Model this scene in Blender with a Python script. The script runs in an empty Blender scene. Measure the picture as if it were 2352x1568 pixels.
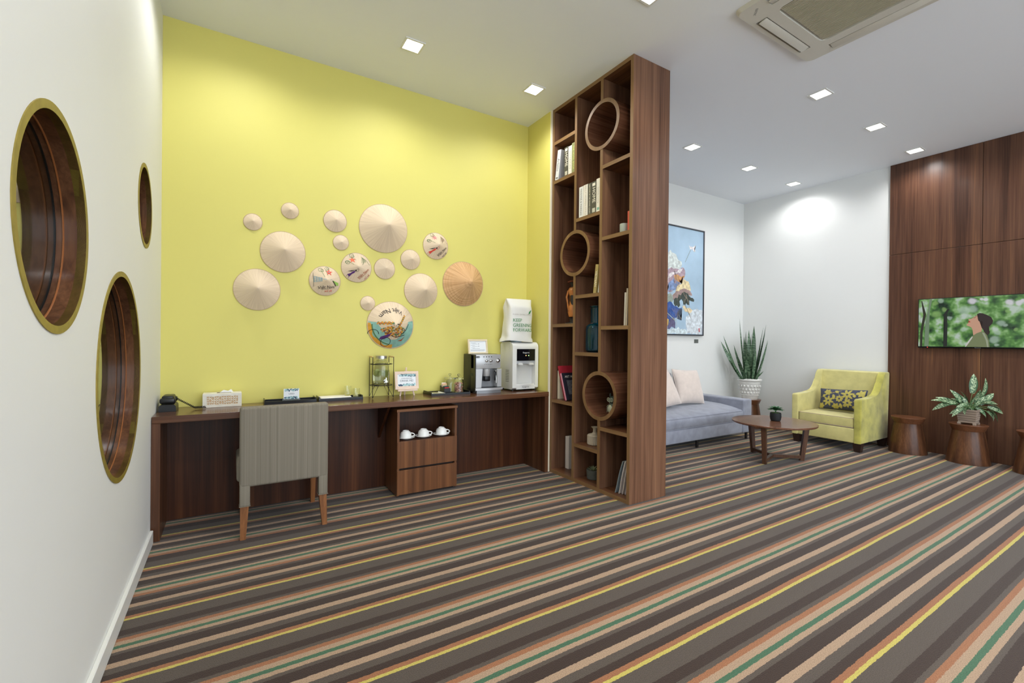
import bpy, bmesh, math, random
from mathutils import Vector, Matrix, noise as mnoise
random.seed(7)
C = bpy.context.scene.collection
PI = math.pi
# ---------------------------------------------------------------- camera
cd = bpy.data.cameras.new('camera'); cam = bpy.data.objects.new('camera', cd); C.objects.link(cam)
cd.sensor_width = 36.0; cd.lens = 1040.384 / 2352 * 36; cd.clip_start = 0.05
R_ = Vector((0.8503445, -0.52613024, 0.01006007)); U_ = Vector((-0.00652178, 0.0085791, 0.99994193)); F_ = Vector((0.526186, 0.85036073, -0.00386388))
cam.matrix_world = Matrix(((R_.x, U_.x, -F_.x, 0), (R_.y, U_.y, -F_.y, 0), (R_.z, U_.z, -F_.z, 1.23), (0, 0, 0, 1)))
bpy.context.scene.camera = cam
# ---------------------------------------------------------------- world, daylight, exposure
sc = bpy.context.scene
w = bpy.data.worlds.new('world'); sc.world = w; w.use_nodes = True
w.node_tree.nodes['Background'].inputs[0].default_value = (0.80, 0.90, 1.0, 1)
w.node_tree.nodes['Background'].inputs[1].default_value = 6.0
vs = sc.view_settings
vs.view_transform = 'Standard'; vs.look = 'None'; vs.gamma = 1.0; vs.use_curve_mapping = False
vs.exposure = -0.44
SPOT_W = 53.0
SPOT_COL = (0.99, 0.985, 0.985)
pl = bpy.data.lights.new('window_daylight', 'AREA'); pl.shape = 'RECTANGLE'; pl.size = 6.9; pl.size_y = 2.7
pl.cycles.is_portal = True
po = bpy.data.objects.new('window_daylight', pl); C.objects.link(po); po.location = (3.2, -3.75, 1.6); po.rotation_euler = (PI/2, 0, 0)
CEIL = 3.376
# ---------------------------------------------------------------- materials
def lin(c):
    return tuple(((x/255)/12.92 if x/255 <= 0.04045 else ((x/255+0.055)/1.055)**2.4) for x in c) + (1,)
MC = {}
def M(name, rgb, rough=0.6, metal=0.0, var=0.0, vscale=8.0, bump=0.0, bscale=60.0, coat=0.0, sheen=0.0, spec=0.5, trans=0.0, emit=0.0, alpha=1.0, ior=1.45):
    if name in MC: return MC[name]
    m = bpy.data.materials.new(name); m.use_nodes = True; MC[name] = m
    nt = m.node_tree; b = nt.nodes['Principled BSDF']
    c = lin(rgb)
    b.inputs['Base Color'].default_value = c; b.inputs['Roughness'].default_value = rough; b.inputs['Metallic'].default_value = metal
    b.inputs['Coat Weight'].default_value = coat; b.inputs['Coat Roughness'].default_value = 0.12
    b.inputs['Sheen Weight'].default_value = sheen; b.inputs['Specular IOR Level'].default_value = spec
    b.inputs['Transmission Weight'].default_value = trans; b.inputs['IOR'].default_value = ior; b.inputs['Alpha'].default_value = alpha
    if emit: b.inputs['Emission Color'].default_value = c; b.inputs['Emission Strength'].default_value = emit
    if name.startswith('screen_'): b.inputs['Base Color'].default_value = (.01, .01, .01, 1)
    if var or bump:
        tc = nt.nodes.new('ShaderNodeTexCoord')
        if var:
            n = nt.nodes.new('ShaderNodeTexNoise'); n.inputs['Scale'].default_value = vscale; n.inputs['Detail'].default_value = 5
            nt.links.new(tc.outputs['Object'], n.inputs['Vector'])
            r = nt.nodes.new('ShaderNodeValToRGB'); r.color_ramp.elements[0].position = 0.3; r.color_ramp.elements[1].position = 0.7
            r.color_ramp.elements[0].color = tuple(x*(1-var) for x in c[:3]) + (1,)
            r.color_ramp.elements[1].color = tuple(min(1, x*(1+var)) for x in c[:3]) + (1,)
            nt.links.new(n.outputs['Fac'], r.inputs[0]); nt.links.new(r.outputs[0], b.inputs['Base Color'])
        if bump:
            n2 = nt.nodes.new('ShaderNodeTexNoise'); n2.inputs['Scale'].default_value = bscale; n2.inputs['Detail'].default_value = 3
            nt.links.new(tc.outputs['Object'], n2.inputs['Vector'])
            bp = nt.nodes.new('ShaderNodeBump'); bp.inputs['Strength'].default_value = bump; bp.inputs['Distance'].default_value = 0.003
            nt.links.new(n2.outputs['Fac'], bp.inputs['Height']); nt.links.new(bp.outputs[0], b.inputs['Normal'])
    return m
def wood(name, axis, cols, rough=0.38, coat=0.0, across=11.0, seed=0.0):
    if name in MC: return MC[name]
    m = bpy.data.materials.new(name); m.use_nodes = True; MC[name] = m
    nt = m.node_tree; b = nt.nodes['Principled BSDF']; N = nt.nodes; L = nt.links
    tc = N.new('ShaderNodeTexCoord')
    def nz(sa, sl, detail, dist):
        mp = N.new('ShaderNodeMapping'); s = [sa, sa, sa]; s['xyz'.index(axis)] = sl
        mp.inputs['Scale'].default_value = s; mp.inputs['Location'].default_value = (seed, seed*1.7, seed*0.6)
        L.new(tc.outputs['Object'], mp.inputs[0])
        n = N.new('ShaderNodeTexNoise'); n.inputs['Scale'].default_value = 1; n.inputs['Detail'].default_value = detail; n.inputs['Distortion'].default_value = dist
        L.new(mp.outputs[0], n.inputs['Vector']); return n
    a = nz(across, 0.35, 3, 0.25); f = nz(across*9, 1.6, 4, 0.6)
    mx = N.new('ShaderNodeMix'); mx.data_type = 'FLOAT'; mx.inputs[0].default_value = 0.36
    L.new(a.outputs['Fac'], mx.inputs[2]); L.new(f.outputs['Fac'], mx.inputs[3])
    r = N.new('ShaderNodeValToRGB'); cr = r.color_ramp
    ps = [0.34, 0.46, 0.56, 0.68]
    cr.elements[0].position = ps[0]; cr.elements[0].color = lin(cols[0]); cr.elements[1].position = ps[1]; cr.elements[1].color = lin(cols[1])
    for p, c in zip(ps[2:], cols[2:]):
        e = cr.elements.new(p); e.color = lin(c)
    L.new(mx.outputs[0], r.inputs[0]); L.new(r.outputs[0], b.inputs['Base Color'])
    b.inputs['Roughness'].default_value = rough; b.inputs['Coat Weight'].default_value = coat*.6; b.inputs['Coat Roughness'].default_value = 0.15; b.inputs['Specular IOR Level'].default_value = .28
    bp = N.new('ShaderNodeBump'); bp.inputs['Strength'].default_value = 0.06; bp.inputs['Distance'].default_value = 0.001
    L.new(f.outputs['Fac'], bp.inputs['Height']); L.new(bp.outputs[0], b.inputs['Normal'])
    return m
WALNUT = [(62, 37, 24), (86, 54, 35), (102, 67, 45), (126, 88, 58)]
WDARK = [(42, 21, 10), (60, 31, 16), (72, 39, 20), (92, 54, 29)]
WEDGE_LIT = [(112, 84, 54), (124, 94, 62), (132, 101, 68), (142, 110, 76)]  # walnut with the light on the bookcase front edges painted in
# ---------------------------------------------------------------- mesh builder
ORG = {}
class B:
    def __init__(s): s.bm = bmesh.new()
    def _xf(s, verts, mat):
        if mat is not None: bmesh.ops.transform(s.bm, matrix=mat, verts=verts)
    def box(s, x0, x1, y0, y1, z0, z1, bev=0.0, seg=2, mat=None):
        r = bmesh.ops.create_cube(s.bm, size=1.0); v = r['verts']
        bmesh.ops.transform(s.bm, matrix=Matrix.Translation(((x0+x1)/2, (y0+y1)/2, (z0+z1)/2)) @ Matrix.Diagonal((abs(x1-x0), abs(y1-y0), abs(z1-z0), 1)), verts=v)
        if bev:
            es = list({e for q in v for e in q.link_edges})
            rr = bmesh.ops.bevel(s.bm, geom=es, offset=bev, segments=seg, affect='EDGES', profile=0.5)
            v = list({q for f in rr['faces'] for q in f.verts} | {q for q in v if q.is_valid})
            # collect whole island
            v = s._island(v[0])
        s._xf(v, mat); return s
    def _island(s, v0):
        seen = {v0}; st = [v0]
        while st:
            q = st.pop()
            for e in q.link_edges:
                o = e.other_vert(q)
                if o not in seen: seen.add(o); st.append(o)
        return list(seen)
    def prism(s, pts, axis, a0, a1, mat=None):
        # pts: 2D list in the two remaining axes (cyclic order xyz), extruded along axis from a0 to a1
        def mk(p, a):
            if axis == 'x': return (a, p[0], p[1])
            if axis == 'y': return (p[0], a, p[1])
            return (p[0], p[1], a)
        A = [s.bm.verts.new(mk(p, a0)) for p in pts]; D = [s.bm.verts.new(mk(p, a1)) for p in pts]
        n = len(pts)
        s.bm.faces.new(A); s.bm.faces.new(D[::-1])
        for i in range(n): s.bm.faces.new((A[i], D[i], D[(i+1) % n], A[(i+1) % n]))
        s._xf(A+D, mat); return s
    def lathe(s, prof, c=(0, 0, 0), seg=32, axis='z', cap=True, mat=None, sx=1.0, sy=1.0):
        c = Vector(c); rings = []; vs = []
        for r, h in prof:
            ring = []
            for i in range(seg):
                t = 2*PI*i/seg; p = (r*math.cos(t)*sx, r*math.sin(t)*sy, h)
                if axis == 'x': p = (p[2], p[0], p[1])
                elif axis == 'y': p = (p[0], p[2], p[1])
                ring.append(s.bm.verts.new(Vector(p)+c))
            rings.append(ring); vs += ring
        for a, b in zip(rings, rings[1:]):
            for i in range(seg): s.bm.faces.new((a[i], a[(i+1) % seg], b[(i+1) % seg], b[i]))
        if cap:
            for ring in (rings[0], rings[-1]):
                try: s.bm.faces.new(ring)
                except ValueError: pass
        s._xf(vs, mat); return s
    def tube(s, pts, r, seg=8, closed=False, r1=None):
        pts = [Vector(p) for p in pts]; n = len(pts); rings = []; up = Vector((0.13, 0.21, 0.97)).normalized()
        for i, p in enumerate(pts):
            if closed: t = (pts[(i+1) % n]-pts[i-1]).normalized()
            else: t = (pts[min(i+1, n-1)]-pts[max(i-1, 0)]).normalized()
            a = t.cross(up)
            if a.length < 1e-3: a = t.cross(Vector((1, 0, 0)))
            a.normalize(); b = t.cross(a).normalized()
            rr = r if r1 is None else r+(r1-r)*i/(n-1)
            rings.append([s.bm.verts.new(p+(a*math.cos(2*PI*k/seg)+b*math.sin(2*PI*k/seg))*rr) for k in range(seg)])
        pairs = list(zip(rings, rings[1:])) + ([(rings[-1], rings[0])] if closed else [])
        for A, D in pairs:
            for k in range(seg): s.bm.faces.new((A[k], A[(k+1) % seg], D[(k+1) % seg], D[k]))
        if not closed: s.bm.faces.new(rings[0]); s.bm.faces.new(rings[-1][::-1])
        return s
    def ball(s, c, r, sx=1, sy=1, sz=1, u=12, v=8, mat=None):
        rr = bmesh.ops.create_uvsphere(s.bm, u_segments=u, v_segments=v, radius=r)
        bmesh.ops.transform(s.bm, matrix=Matrix.Translation(c) @ (mat or Matrix()) @ Matrix.Diagonal((sx, sy, sz, 1)), verts=rr['verts']); return s
    def face(s, pts):
        try: s.bm.faces.new([s.bm.verts.new(p) for p in pts])
        except ValueError: pass
        return s
    def cushion(s, c, w, d, h, mat=None, n=14, p=3.0):
        # pillow lying flat: w along x, d along y, thickness h
        top = []; bot = []; vs = []
        for i in range(n+1):
            ta = []; ba = []
            for j in range(n+1):
                u = -1+2*i/n; v = -1+2*j/n
                u = math.sin(u*PI/2); v = math.sin(v*PI/2)
                k = max(0, (1-abs(u)**p))**0.5 * max(0, (1-abs(v)**p))**0.5
                x = u*w/2*(1-0.05*(1-abs(v)**2)*0 - 0.06*(1-v*v)*(abs(u) > 0.5)*0); pin = 1-0.05*(1-v*v); pin2 = 1-0.05*(1-u*u)
                x = u*w/2*pin; y = v*d/2*pin2
                a = s.bm.verts.new((x, y, h/2*k)); ta.append(a); vs.append(a)
                if i in (0, n) or j in (0, n): ba.append(a)
                else:
                    b = s.bm.verts.new((x, y, -h/2*k)); ba.append(b); vs.append(b)
            top.append(ta); bot.append(ba)
        for i in range(n):
            for j in range(n):
                s.bm.faces.new((top[i][j], top[i+1][j], top[i+1][j+1], top[i][j+1]))
                try: s.bm.faces.new((bot[i][j], bot[i][j+1], bot[i+1][j+1], bot[i+1][j]))
                except ValueError: pass
        bmesh.ops.transform(s.bm, matrix=Matrix.Translation(c) @ (mat or Matrix()), verts=vs); return s
    def done(s, name, mat, parent=None, smooth=True, org=None, kind=None, sharp=32, recalc=True):
        o0 = Vector(ORG[parent.name]) if parent else Vector(org or (0, 0, 0))
        if recalc: bmesh.ops.recalc_face_normals(s.bm, faces=s.bm.faces[:])
        if o0.length: bmesh.ops.translate(s.bm, verts=s.bm.verts[:], vec=-o0)
        me = bpy.data.meshes.new(name); s.bm.to_mesh(me); s.bm.free()
        me.materials.append(mat)
        if smooth:
            me.polygons.foreach_set('use_smooth', [True]*len(me.polygons))
            try: me.set_sharp_from_angle(angle=math.radians(sharp))
            except Exception: pass
        o = bpy.data.objects.new(name, me); C.objects.link(o)
        if parent: o.parent = parent
        else: o.location = o0
        ORG[o.name] = tuple(o0)
        if kind: o['kind'] = kind
        return o
def tag(o, label=None, cat=None, group=None, kind=None):
    if label: o['label'] = label
    if cat: o['category'] = cat
    if group: o['group'] = group
    if kind: o['kind'] = kind
    return o
def thing(name, label, cat, loc, group=None):
    o = bpy.data.objects.new(name, None); C.objects.link(o); o.location = loc; o.empty_display_size = 0.05
    ORG[o.name] = tuple(loc); return tag(o, label, cat, group)
def copy_tree(o, parent=None):
    c = o.copy(); C.objects.link(c)
    if parent: c.parent = parent
    for ch in [x for x in o.children]: copy_tree(ch, c)
    return c
def dup(root, loc, label, group=None, rz=0):
    c = copy_tree(root); c.location = loc; c.rotation_euler = (0, 0, rz); c['label'] = label
    if group: c['group'] = group
    return c
def text_mesh(s, size, align='CENTER', bold=0.0):
    cu = bpy.data.curves.new('t', 'FONT'); cu.body = s; cu.size = size; cu.align_x = align; cu.align_y = 'CENTER'; cu.resolution_u = 2
    ob = bpy.data.objects.new('t', cu); C.objects.link(ob)
    dg = bpy.context.evaluated_depsgraph_get(); me = bpy.data.meshes.new_from_object(ob.evaluated_get(dg))
    V = [tuple(v.co) for v in me.vertices]; Fc = [tuple(p.vertices) for p in me.polygons]
    bpy.data.objects.remove(ob); bpy.data.curves.remove(cu); bpy.data.meshes.remove(me)
    return V, Fc
def text(s, size, fn, name, mat, parent, align='CENTER', bold=0.0):
    V, Fc = text_mesh(s, size, align, bold); b = B()
    vv = [b.bm.verts.new(fn(v[0], v[1])) for v in V]
    for f in Fc:
        try: b.bm.faces.new([vv[i] for i in f])
        except ValueError: pass
    return b.done(name, mat, parent, smooth=False, recalc=False)
# ---------------------------------------------------------------- carpet
def carpet_mat():
    m = bpy.data.materials.new('striped_carpet'); m.use_nodes = True; nt = m.node_tree; N = nt.nodes; L = nt.links; b = N['Principled BSDF']
    col = dict(d=(55, 40, 31), g=(80, 70, 61), c=(160, 134, 109), n=(64, 98, 72), o=(146, 97, 65), y=(182, 168, 84))
    tc = N.new('ShaderNodeTexCoord'); sp = N.new('ShaderNodeSeparateXYZ'); L.new(tc.outputs['Object'], sp.inputs[0])
    def math_(op, a, c=None, d=None):
        n = N.new('ShaderNodeMath'); n.operation = op
        for i, v in enumerate((a, c, d)):
            if v is None: continue
            if isinstance(v, (int, float)): n.inputs[i].default_value = v
            else: L.new(v, n.inputs[i])
        return n.outputs[0]
    n1 = N.new('ShaderNodeTexNoise'); n1.inputs['Scale'].default_value = 2.2; n1.inputs['Detail'].default_value = 1; L.new(tc.outputs['Object'], n1.inputs['Vector'])
    n2 = N.new('ShaderNodeTexNoise'); n2.inputs['Scale'].default_value = 75; n2.inputs['Detail'].default_value = 1; L.new(tc.outputs['Object'], n2.inputs['Vector'])
    y = math_('ADD', sp.outputs['Y'], math_('MULTIPLY', math_('SUBTRACT', n1.outputs['Fac'], 0.5), 0.008))
    y = math_('ADD', y, math_('MULTIPLY', math_('SUBTRACT', n2.outputs['Fac'], 0.5), 0.007))
    def ramp(fac, stops):
        r = N.new('ShaderNodeValToRGB'); r.color_ramp.interpolation = 'CONSTANT'; cr = r.color_ramp
        prev = 0.0; first = True
        for i, (k, end) in enumerate(stops):
            if i == 0: e = cr.elements[0]; e.position = 0
            elif i == 1: e = cr.elements[1]; e.position = prev
            else: e = cr.elements.new(prev)
            e.color = lin(col[k]); prev = end
        L.new(fac, r.inputs[0]); return r.outputs[0]
    near = ramp(math_('FRACT', math_('DIVIDE', math_('SUBTRACT', 2.548, y), 0.448)),
                [('y', .033), ('g', .204), ('d', .303), ('g', .345), ('o', .398), ('c', .458), ('n', .504), ('c', .555), ('g', .60), ('d', .715), ('c', .792), ('g', .872), ('d', .949), ('o', 1)])
    mid = ramp(math_('DIVIDE', math_('SUBTRACT', y, 2.548), 0.286),
               [('o', .073), ('d', .227), ('g', .332), ('c', .444), ('d', .605), ('g', .675), ('o', .755), ('c', .846), ('n', .927), ('c', 1)])
    far = ramp(math_('FRACT', math_('DIVIDE', math_('SUBTRACT', y, 2.834), 0.455)),
               [('g', .048), ('d', .158), ('c', .229), ('g', .301), ('d', .393), ('o', .446), ('y', .481), ('g', .644), ('d', .787), ('o', .842), ('c', .895), ('n', .949), ('c', 1)])
    def mix(f, a, c, mode='MIX'):
        x = N.new('ShaderNodeMix'); x.data_type = 'RGBA'; x.blend_type = mode
        if isinstance(f, float): x.inputs[0].default_value = f
        else: L.new(f, x.inputs[0])
        L.new(a, x.inputs[6]); L.new(c, x.inputs[7]); return x.outputs[2]
    c = mix(math_('GREATER_THAN', y, 2.548), near, mid); c = mix(math_('GREATER_THAN', y, 2.834), c, far)
    n3 = N.new('ShaderNodeTexNoise'); n3.inputs['Scale'].default_value = 260; n3.inputs['Detail'].default_value = 2; L.new(tc.outputs['Object'], n3.inputs['Vector'])
    r3 = N.new('ShaderNodeValToRGB'); r3.color_ramp.elements[0].position = .35; r3.color_ramp.elements[1].position = .65
    r3.color_ramp.elements[0].color = (.72, .72, .72, 1); r3.color_ramp.elements[1].color = (1.1, 1.1, 1.1, 1); L.new(n3.outputs['Fac'], r3.inputs[0])
    c = mix(1.0, c, r3.outputs[0], 'MULTIPLY'); L.new(c, b.inputs['Base Color'])
    b.inputs['Roughness'].default_value = .95; b.inputs['Specular IOR Level'].default_value = .15; b.inputs['Sheen Weight'].default_value = .15
    bp = N.new('ShaderNodeBump'); bp.inputs['Strength'].default_value = .5; bp.inputs['Distance'].default_value = .004; L.new(n3.outputs['Fac'], bp.inputs['Height']); L.new(bp.outputs[0], b.inputs['Normal'])
    return m
WHITE = M('white_plaster', (228, 229, 226), .55, var=.012, vscale=1.5, bump=.03, bscale=90)
CEILM = M('ceiling_paint', (238, 241, 246), .8, bump=.02, bscale=120)
YEL = M('yellow_plaster', (220, 211, 116), .6, var=.015, vscale=1.2, bump=.03, bscale=90)
BASEB = M('white_gloss_trim', (222, 222, 217), .35)
f = B().box(-2.2, 7.0, -3.8, 4.4, -.06, 0).done('floor', carpet_mat(), smooth=False, kind='structure')
B().box(-2.2, 7.0, -3.8, 4.4, CEIL, CEIL+.08).done('ceiling', CEILM, smooth=False, kind='structure')
# ---------------------------------------------------------------- walls
NICHES = [(1.695, 1.538, .303), (2.570, 1.055, .450), (3.155, 1.936, .224)]
def holed(name, x, flip, mat, parent=None):
    b = B(); es = []
    loops = [[(-3.6, 0), (3.9, 0), (3.9, CEIL), (-3.6, CEIL)]]
    for (cy, cz, r) in NICHES: loops.append([(cy+r*math.cos(2*PI*i/72), cz+r*math.sin(2*PI*i/72)) for i in range(72)])
    for lp in loops:
        vs = [b.bm.verts.new((x, p[0], p[1])) for p in lp]
        for i in range(len(vs)): es.append(b.bm.edges.new((vs[i], vs[(i+1) % len(vs)])))
    bmesh.ops.triangle_fill(b.bm, use_beauty=True, use_dissolve=False, edges=es)
    for fc in b.bm.faces:
        fc.normal_update()
        if (fc.normal.x > 0) == flip: fc.normal_flip()
    return b.done(name, mat, parent, smooth=False, kind=None if parent else 'structure', recalc=False)
wl = holed('wall_left', -.405, False, WHITE)
holed('wall_left_outer', -.73, True, WHITE)
bpy.data.objects['wall_left_outer'].name = 'wall_outer'
B().box(-2.1, -2.0, -3.6, 4.2, 0, CEIL).done('wall_beyond', YEL, smooth=False, kind='structure')
B().box(-2.1, 2.6, 3.82, 4.12, 0, CEIL).done('wall_back', YEL, smooth=False, kind='structure')
B().box(2.53, 2.60, 3.432, 3.82, 0, CEIL).done('wall_return', YEL, smooth=False, kind='structure')
B().box(2.60, 2.94, 3.432, 4.3, 0, CEIL).done('wall_stub', WHITE, smooth=False, kind='structure')
B().box(2.94, 6.9, 4.12, 4.3, 0, CEIL).done('wall_far', WHITE, smooth=False, kind='structure')
B().box(6.78, 6.9, -3.6, 4.12, 0, CEIL).done('wall_right', WHITE, smooth=False, kind='structure')
B().box(2.524, 2.54, 3.418, 3.432, 0, CEIL).done('trim_1', M('cream_trim', (235, 228, 205), .4), smooth=False, kind='structure')
B().box(-.405, -.388, -3.6, 3.392, 0, .08, .003, 1).done('baseboard_left', BASEB, kind='structure')
B().box(2.945, 6.765, 4.105, 4.12, 0, .09, .003, 1).done('baseboard_far', BASEB, kind='structure')
B().box(6.765, 6.78, 2.268, 4.12, 0, .09, .003, 1).done('baseboard_right', BASEB, kind='structure')
# round glazed openings through the left wall
LIN = wood('opening_lining_wood', 'z', [(62, 38, 24), (88, 56, 36), (108, 72, 48), (132, 92, 62)], .3, coat=.3, across=9)
OLIVE = M('olive_edge_wood', (140, 122, 48), .45, var=.15, vscale=30)
GLASSP = M('clear_pane', (235, 240, 238), .0, trans=1.0, ior=1.5)
BLK = M('black_seal', (16, 18, 18), .4)
COP = M('copper_line', (150, 92, 50), .35)
for i, (cy, cz, r) in enumerate(NICHES):
    w_ = thing('window_%d' % (i+1), None, None, (-.405, cy, cz)); w_['kind'] = 'structure'
    c = (0, cy, cz)
    B().lathe([(r+.002, -.402), (r-.020, -.402), (r-.020, -.425), (r+.002, -.425), (r+.002, -.402)], c, 72, 'x', cap=False).done('edge_ring', OLIVE, w_)
    B().lathe([(r-.020, -.403), (r-.020, -.73), (r-.004, -.73), (r-.004, -.403), (r-.020, -.403)], c, 72, 'x', cap=False).done('lining', LIN, w_)
    B().lathe([(r-.020, -.455), (r-.0235, -.4565), (r-.0235, -.4585), (r-.020, -.460)], c, 72, 'x', cap=False).done('bead', COP, w_)
    B().lathe([(r-.021, -.476), (r-.021, -.482)], c, 72, 'x').done('pane', GLASSP, w_, sharp=20)
    B().lathe([(r-.020, -.474), (r-.024, -.474), (r-.024, -.484), (r-.020, -.484)], c, 72, 'x', cap=False).done('seal', BLK, w_)
# walnut panelling behind the television
PANELM = wood('panel_walnut', 'z', [(62, 39, 28), (86, 57, 42), (100, 69, 51), (130, 90, 58)], .33, coat=.25, across=9)
tr = thing('trim_2', None, None, (6.78, 2.265, 0)); tr['kind'] = 'structure'
for k in range(7):
    y1 = 2.265-.799*k
    B().box(6.75, 6.78, y1-.795, y1, .002, 2.2925, .0015, 1).done('panel', PANELM, tr)
    B().box(6.752, 6.78, y1-.795, y1, 2.2965, CEIL-.002, .0015, 1).done('panel', PANELM, tr)
B().box(6.7795, 6.78, -3.33, 2.26, 0.002, CEIL-.002).done('backing', M('groove_black', (14, 10, 8), .8), tr)
# window front behind the camera
wf = thing('window_4', None, None, (3.2, -3.6, 0)); wf['kind'] = 'structure'
fm = M('window_frame_metal', (70, 66, 62), .4, .3)
for k in range(7):
    x = -.4+k*1.19
    B().box(x-.03, x+.03, -3.64, -3.58, 0, CEIL).done('mullion', fm, wf)
for z in (.0, .9, 2.9):
    B().box(-.4, 6.78, -3.63, -3.59, z, z+.06).done('transom', fm, wf)
B().box(-.4, 6.78, -3.66, -3.6, 2.95, CEIL).done('header', WHITE, wf)
# ---------------------------------------------------------------- downlights
LENS = M('lit_diffuser', (255, 253, 248), .5, emit=14.0)
LFR = M('downlight_frame', (228, 228, 222), .4)
dl = thing('ceiling_downlight', 'x', 'ceiling light', (0, 0, CEIL))
def frame_sq(b, s, t, z0, z1, cx=0, cy=0):
    for (a0, a1, c0, c1) in ((-s, s, s-t, s), (-s, s, -s, -s+t), (-s, -s+t, -s+t, s-t), (s-t, s, -s+t, s-t)):
        b.box(cx+a0, cx+a1, cy+c0, cy+c1, z0, z1)
    return b
frame_sq(B(), .073, .014, CEIL-.007, CEIL).done('frame', LFR, dl, smooth=False)
B().box(-.060, .060, -.060, .060, CEIL-.005, CEIL-.001).done('diffuser', LENS, dl, smooth=False)
XS = [1.112, 2.187, 4.307, 5.41, 6.437]
DL = [(1.112, 3.22, 'square ceiling downlight above the yellow wall, left of the other one beside that wall'),
      (2.187, 3.22, 'square ceiling downlight beside the yellow wall, nearest the tall bookcase'),
      (2.187, 1.95, 'square ceiling downlight cut by the top edge of the photo'),
      (4.307, 1.94, 'square ceiling downlight closest to the ceiling air conditioner'),
      (5.41, 1.94, 'square ceiling downlight, middle one of the row leading to the wood panelling'),
      (6.437, 1.94, 'square ceiling downlight right against the walnut panelling'),
      (4.307, 3.22, 'square ceiling downlight over the sofa, nearest the bookcase end panel'),
      (5.41, 3.23, 'square ceiling downlight above the coffee table, middle of the row by the painting wall'),
      (6.437, 3.22, 'square ceiling downlight in the corner above the snake plant')]
OUT = [(x, y) for y in (.66, -.62, -1.9, -3.1) for x in (.04, 1.112, 2.187, 3.25, 4.307, 5.41, 6.437)]
OUT = [(x, y) for x, y in OUT if not (x == 3.25 and y == .66)] + [(1.112, 1.94), (.04, 3.22)]
sl = bpy.data.lights.new('downlight_spot', 'SPOT'); sl.energy = SPOT_W; sl.color = SPOT_COL; sl.spot_size = math.radians(158); sl.spot_blend = .7; sl.shadow_soft_size = .06
def lamp(x, y, first=None):
    s = bpy.data.objects.new('downlight_spot', sl); C.objects.link(s); s.location = (x, y, CEIL-.012)
ORD = ['first', 'second', 'third', 'fourth', 'fifth', 'sixth', 'seventh']
for i, (x, y, lb) in enumerate(DL):
    if i == 0: dl.location = (x, y, CEIL); dl['label'] = lb; dl['group'] = 'ceiling downlights'
    else: dup(dl, (x, y, CEIL), lb)
    lamp(x, y)
ys = sorted({y for x, y in OUT}, reverse=True); xs_ = [.04, 1.112, 2.187, 3.25, 4.307, 5.41, 6.437]
for x, y in OUT:
    lamp(x, y); dup(dl, (x, y, CEIL), 'square ceiling downlight outside the photo, %s row from yellow wall, %s from left wall' % (ORD[ys.index(y)+1 if y < 3 else 0], ORD[xs_.index(x)]), 'ceiling downlights out of view')
# ---------------------------------------------------------------- ceiling air conditioner
ac = thing('air_conditioner', 'white square ceiling cassette air conditioner with slatted centre grille', 'air conditioner', (3.235, 1.295, CEIL))
ACM = M('air_conditioner_plastic', (206, 202, 190), .4)
def rrect(cx, cy, s, r, n=6):
    out = []
    for qx, qy, a in ((1, 1, 0), (-1, 1, 90), (-1, -1, 180), (1, -1, 270)):
        for k in range(n+1):
            t = math.radians(a+90*k/n); out.append((cx+qx*(s-r)+r*math.cos(t), cy+qy*(s-r)+r*math.sin(t)))
    return out
b = B(); es = []; Z0 = CEIL-.026
def loop(pts, z):
    vs = [b.bm.verts.new((p[0], p[1], z)) for p in pts]; return vs, [b.bm.edges.new((vs[i], vs[(i+1) % len(vs)])) for i in range(len(vs))]
CXa, CYa = 3.235, 1.295
ov, oe = loop(rrect(CXa, CYa, .462, .05), Z0); es += oe
gv, ge = loop(rrect(CXa, CYa, .290, .04), Z0); es += ge
SL = []
for k in range(4):
    m_ = Matrix.Rotation(k*PI/2, 2)
    q = [m_ @ Vector(p) for p in ((-.28, .36), (.285, .36), (.285, .435), (-.28, .435))]
    sv, se = loop([(CXa+p.x, CYa+p.y) for p in q], Z0); es += se; SL.append(sv)
bmesh.ops.triangle_fill(b.bm, use_beauty=True, use_dissolve=False, edges=es)
up, _ = loop(rrect(CXa, CYa, .475, .05), CEIL-.006); up2, _ = loop(rrect(CXa, CYa, .475, .05), CEIL)
for A_, D_ in ((ov, up), (up, up2)):
    for i in range(len(A_)): b.bm.faces.new((A_[i], A_[(i+1) % len(A_)], D_[(i+1) % len(A_)], D_[i]))
for sv in SL+[gv]:
    top = [b.bm.verts.new(v.co+Vector((0, 0, .024))) for v in sv]
    for i in range(len(sv)): b.bm.faces.new((sv[i], sv[(i+1) % len(sv)], top[(i+1) % len(sv)], top[i]))
    b.bm.faces.new(top)
b.done('casing', ACM, ac, sharp=40)
b = B()
for k in range(44):
    x = CXa-.272+.544*k/43
    b.box(x-.0032, x+.0032, CYa-.275, CYa+.275, Z0+.004, Z0+.012)
b.done('grille', M('air_conditioner_grille', (188, 180, 158), .5), ac, smooth=False, kind='stuff')
for k in range(4):
    m_ = Matrix.Translation((CXa, CYa, 0)) @ Matrix.Rotation(k*PI/2, 4, 'Z')
    B().box(-.272, .277, .366, .418, Z0+.002, Z0+.010, .003, 2, mat=m_ @ Matrix.Translation((0, .36, Z0)) @ Matrix.Rotation(math.radians(-14), 4, 'X') @ Matrix.Translation((0, -.36, -Z0))).done('louvre', ACM, ac)
text('ELECTRIC', .02, lambda x, y: (CXa-.385+x*.75*math.cos(.78)+y*math.sin(.78), CYa+.375+x*.75*math.sin(.78)-y*math.cos(.78), Z0-.0006), 'lettering', M('grey_print', (70, 70, 74), .6), ac)
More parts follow.
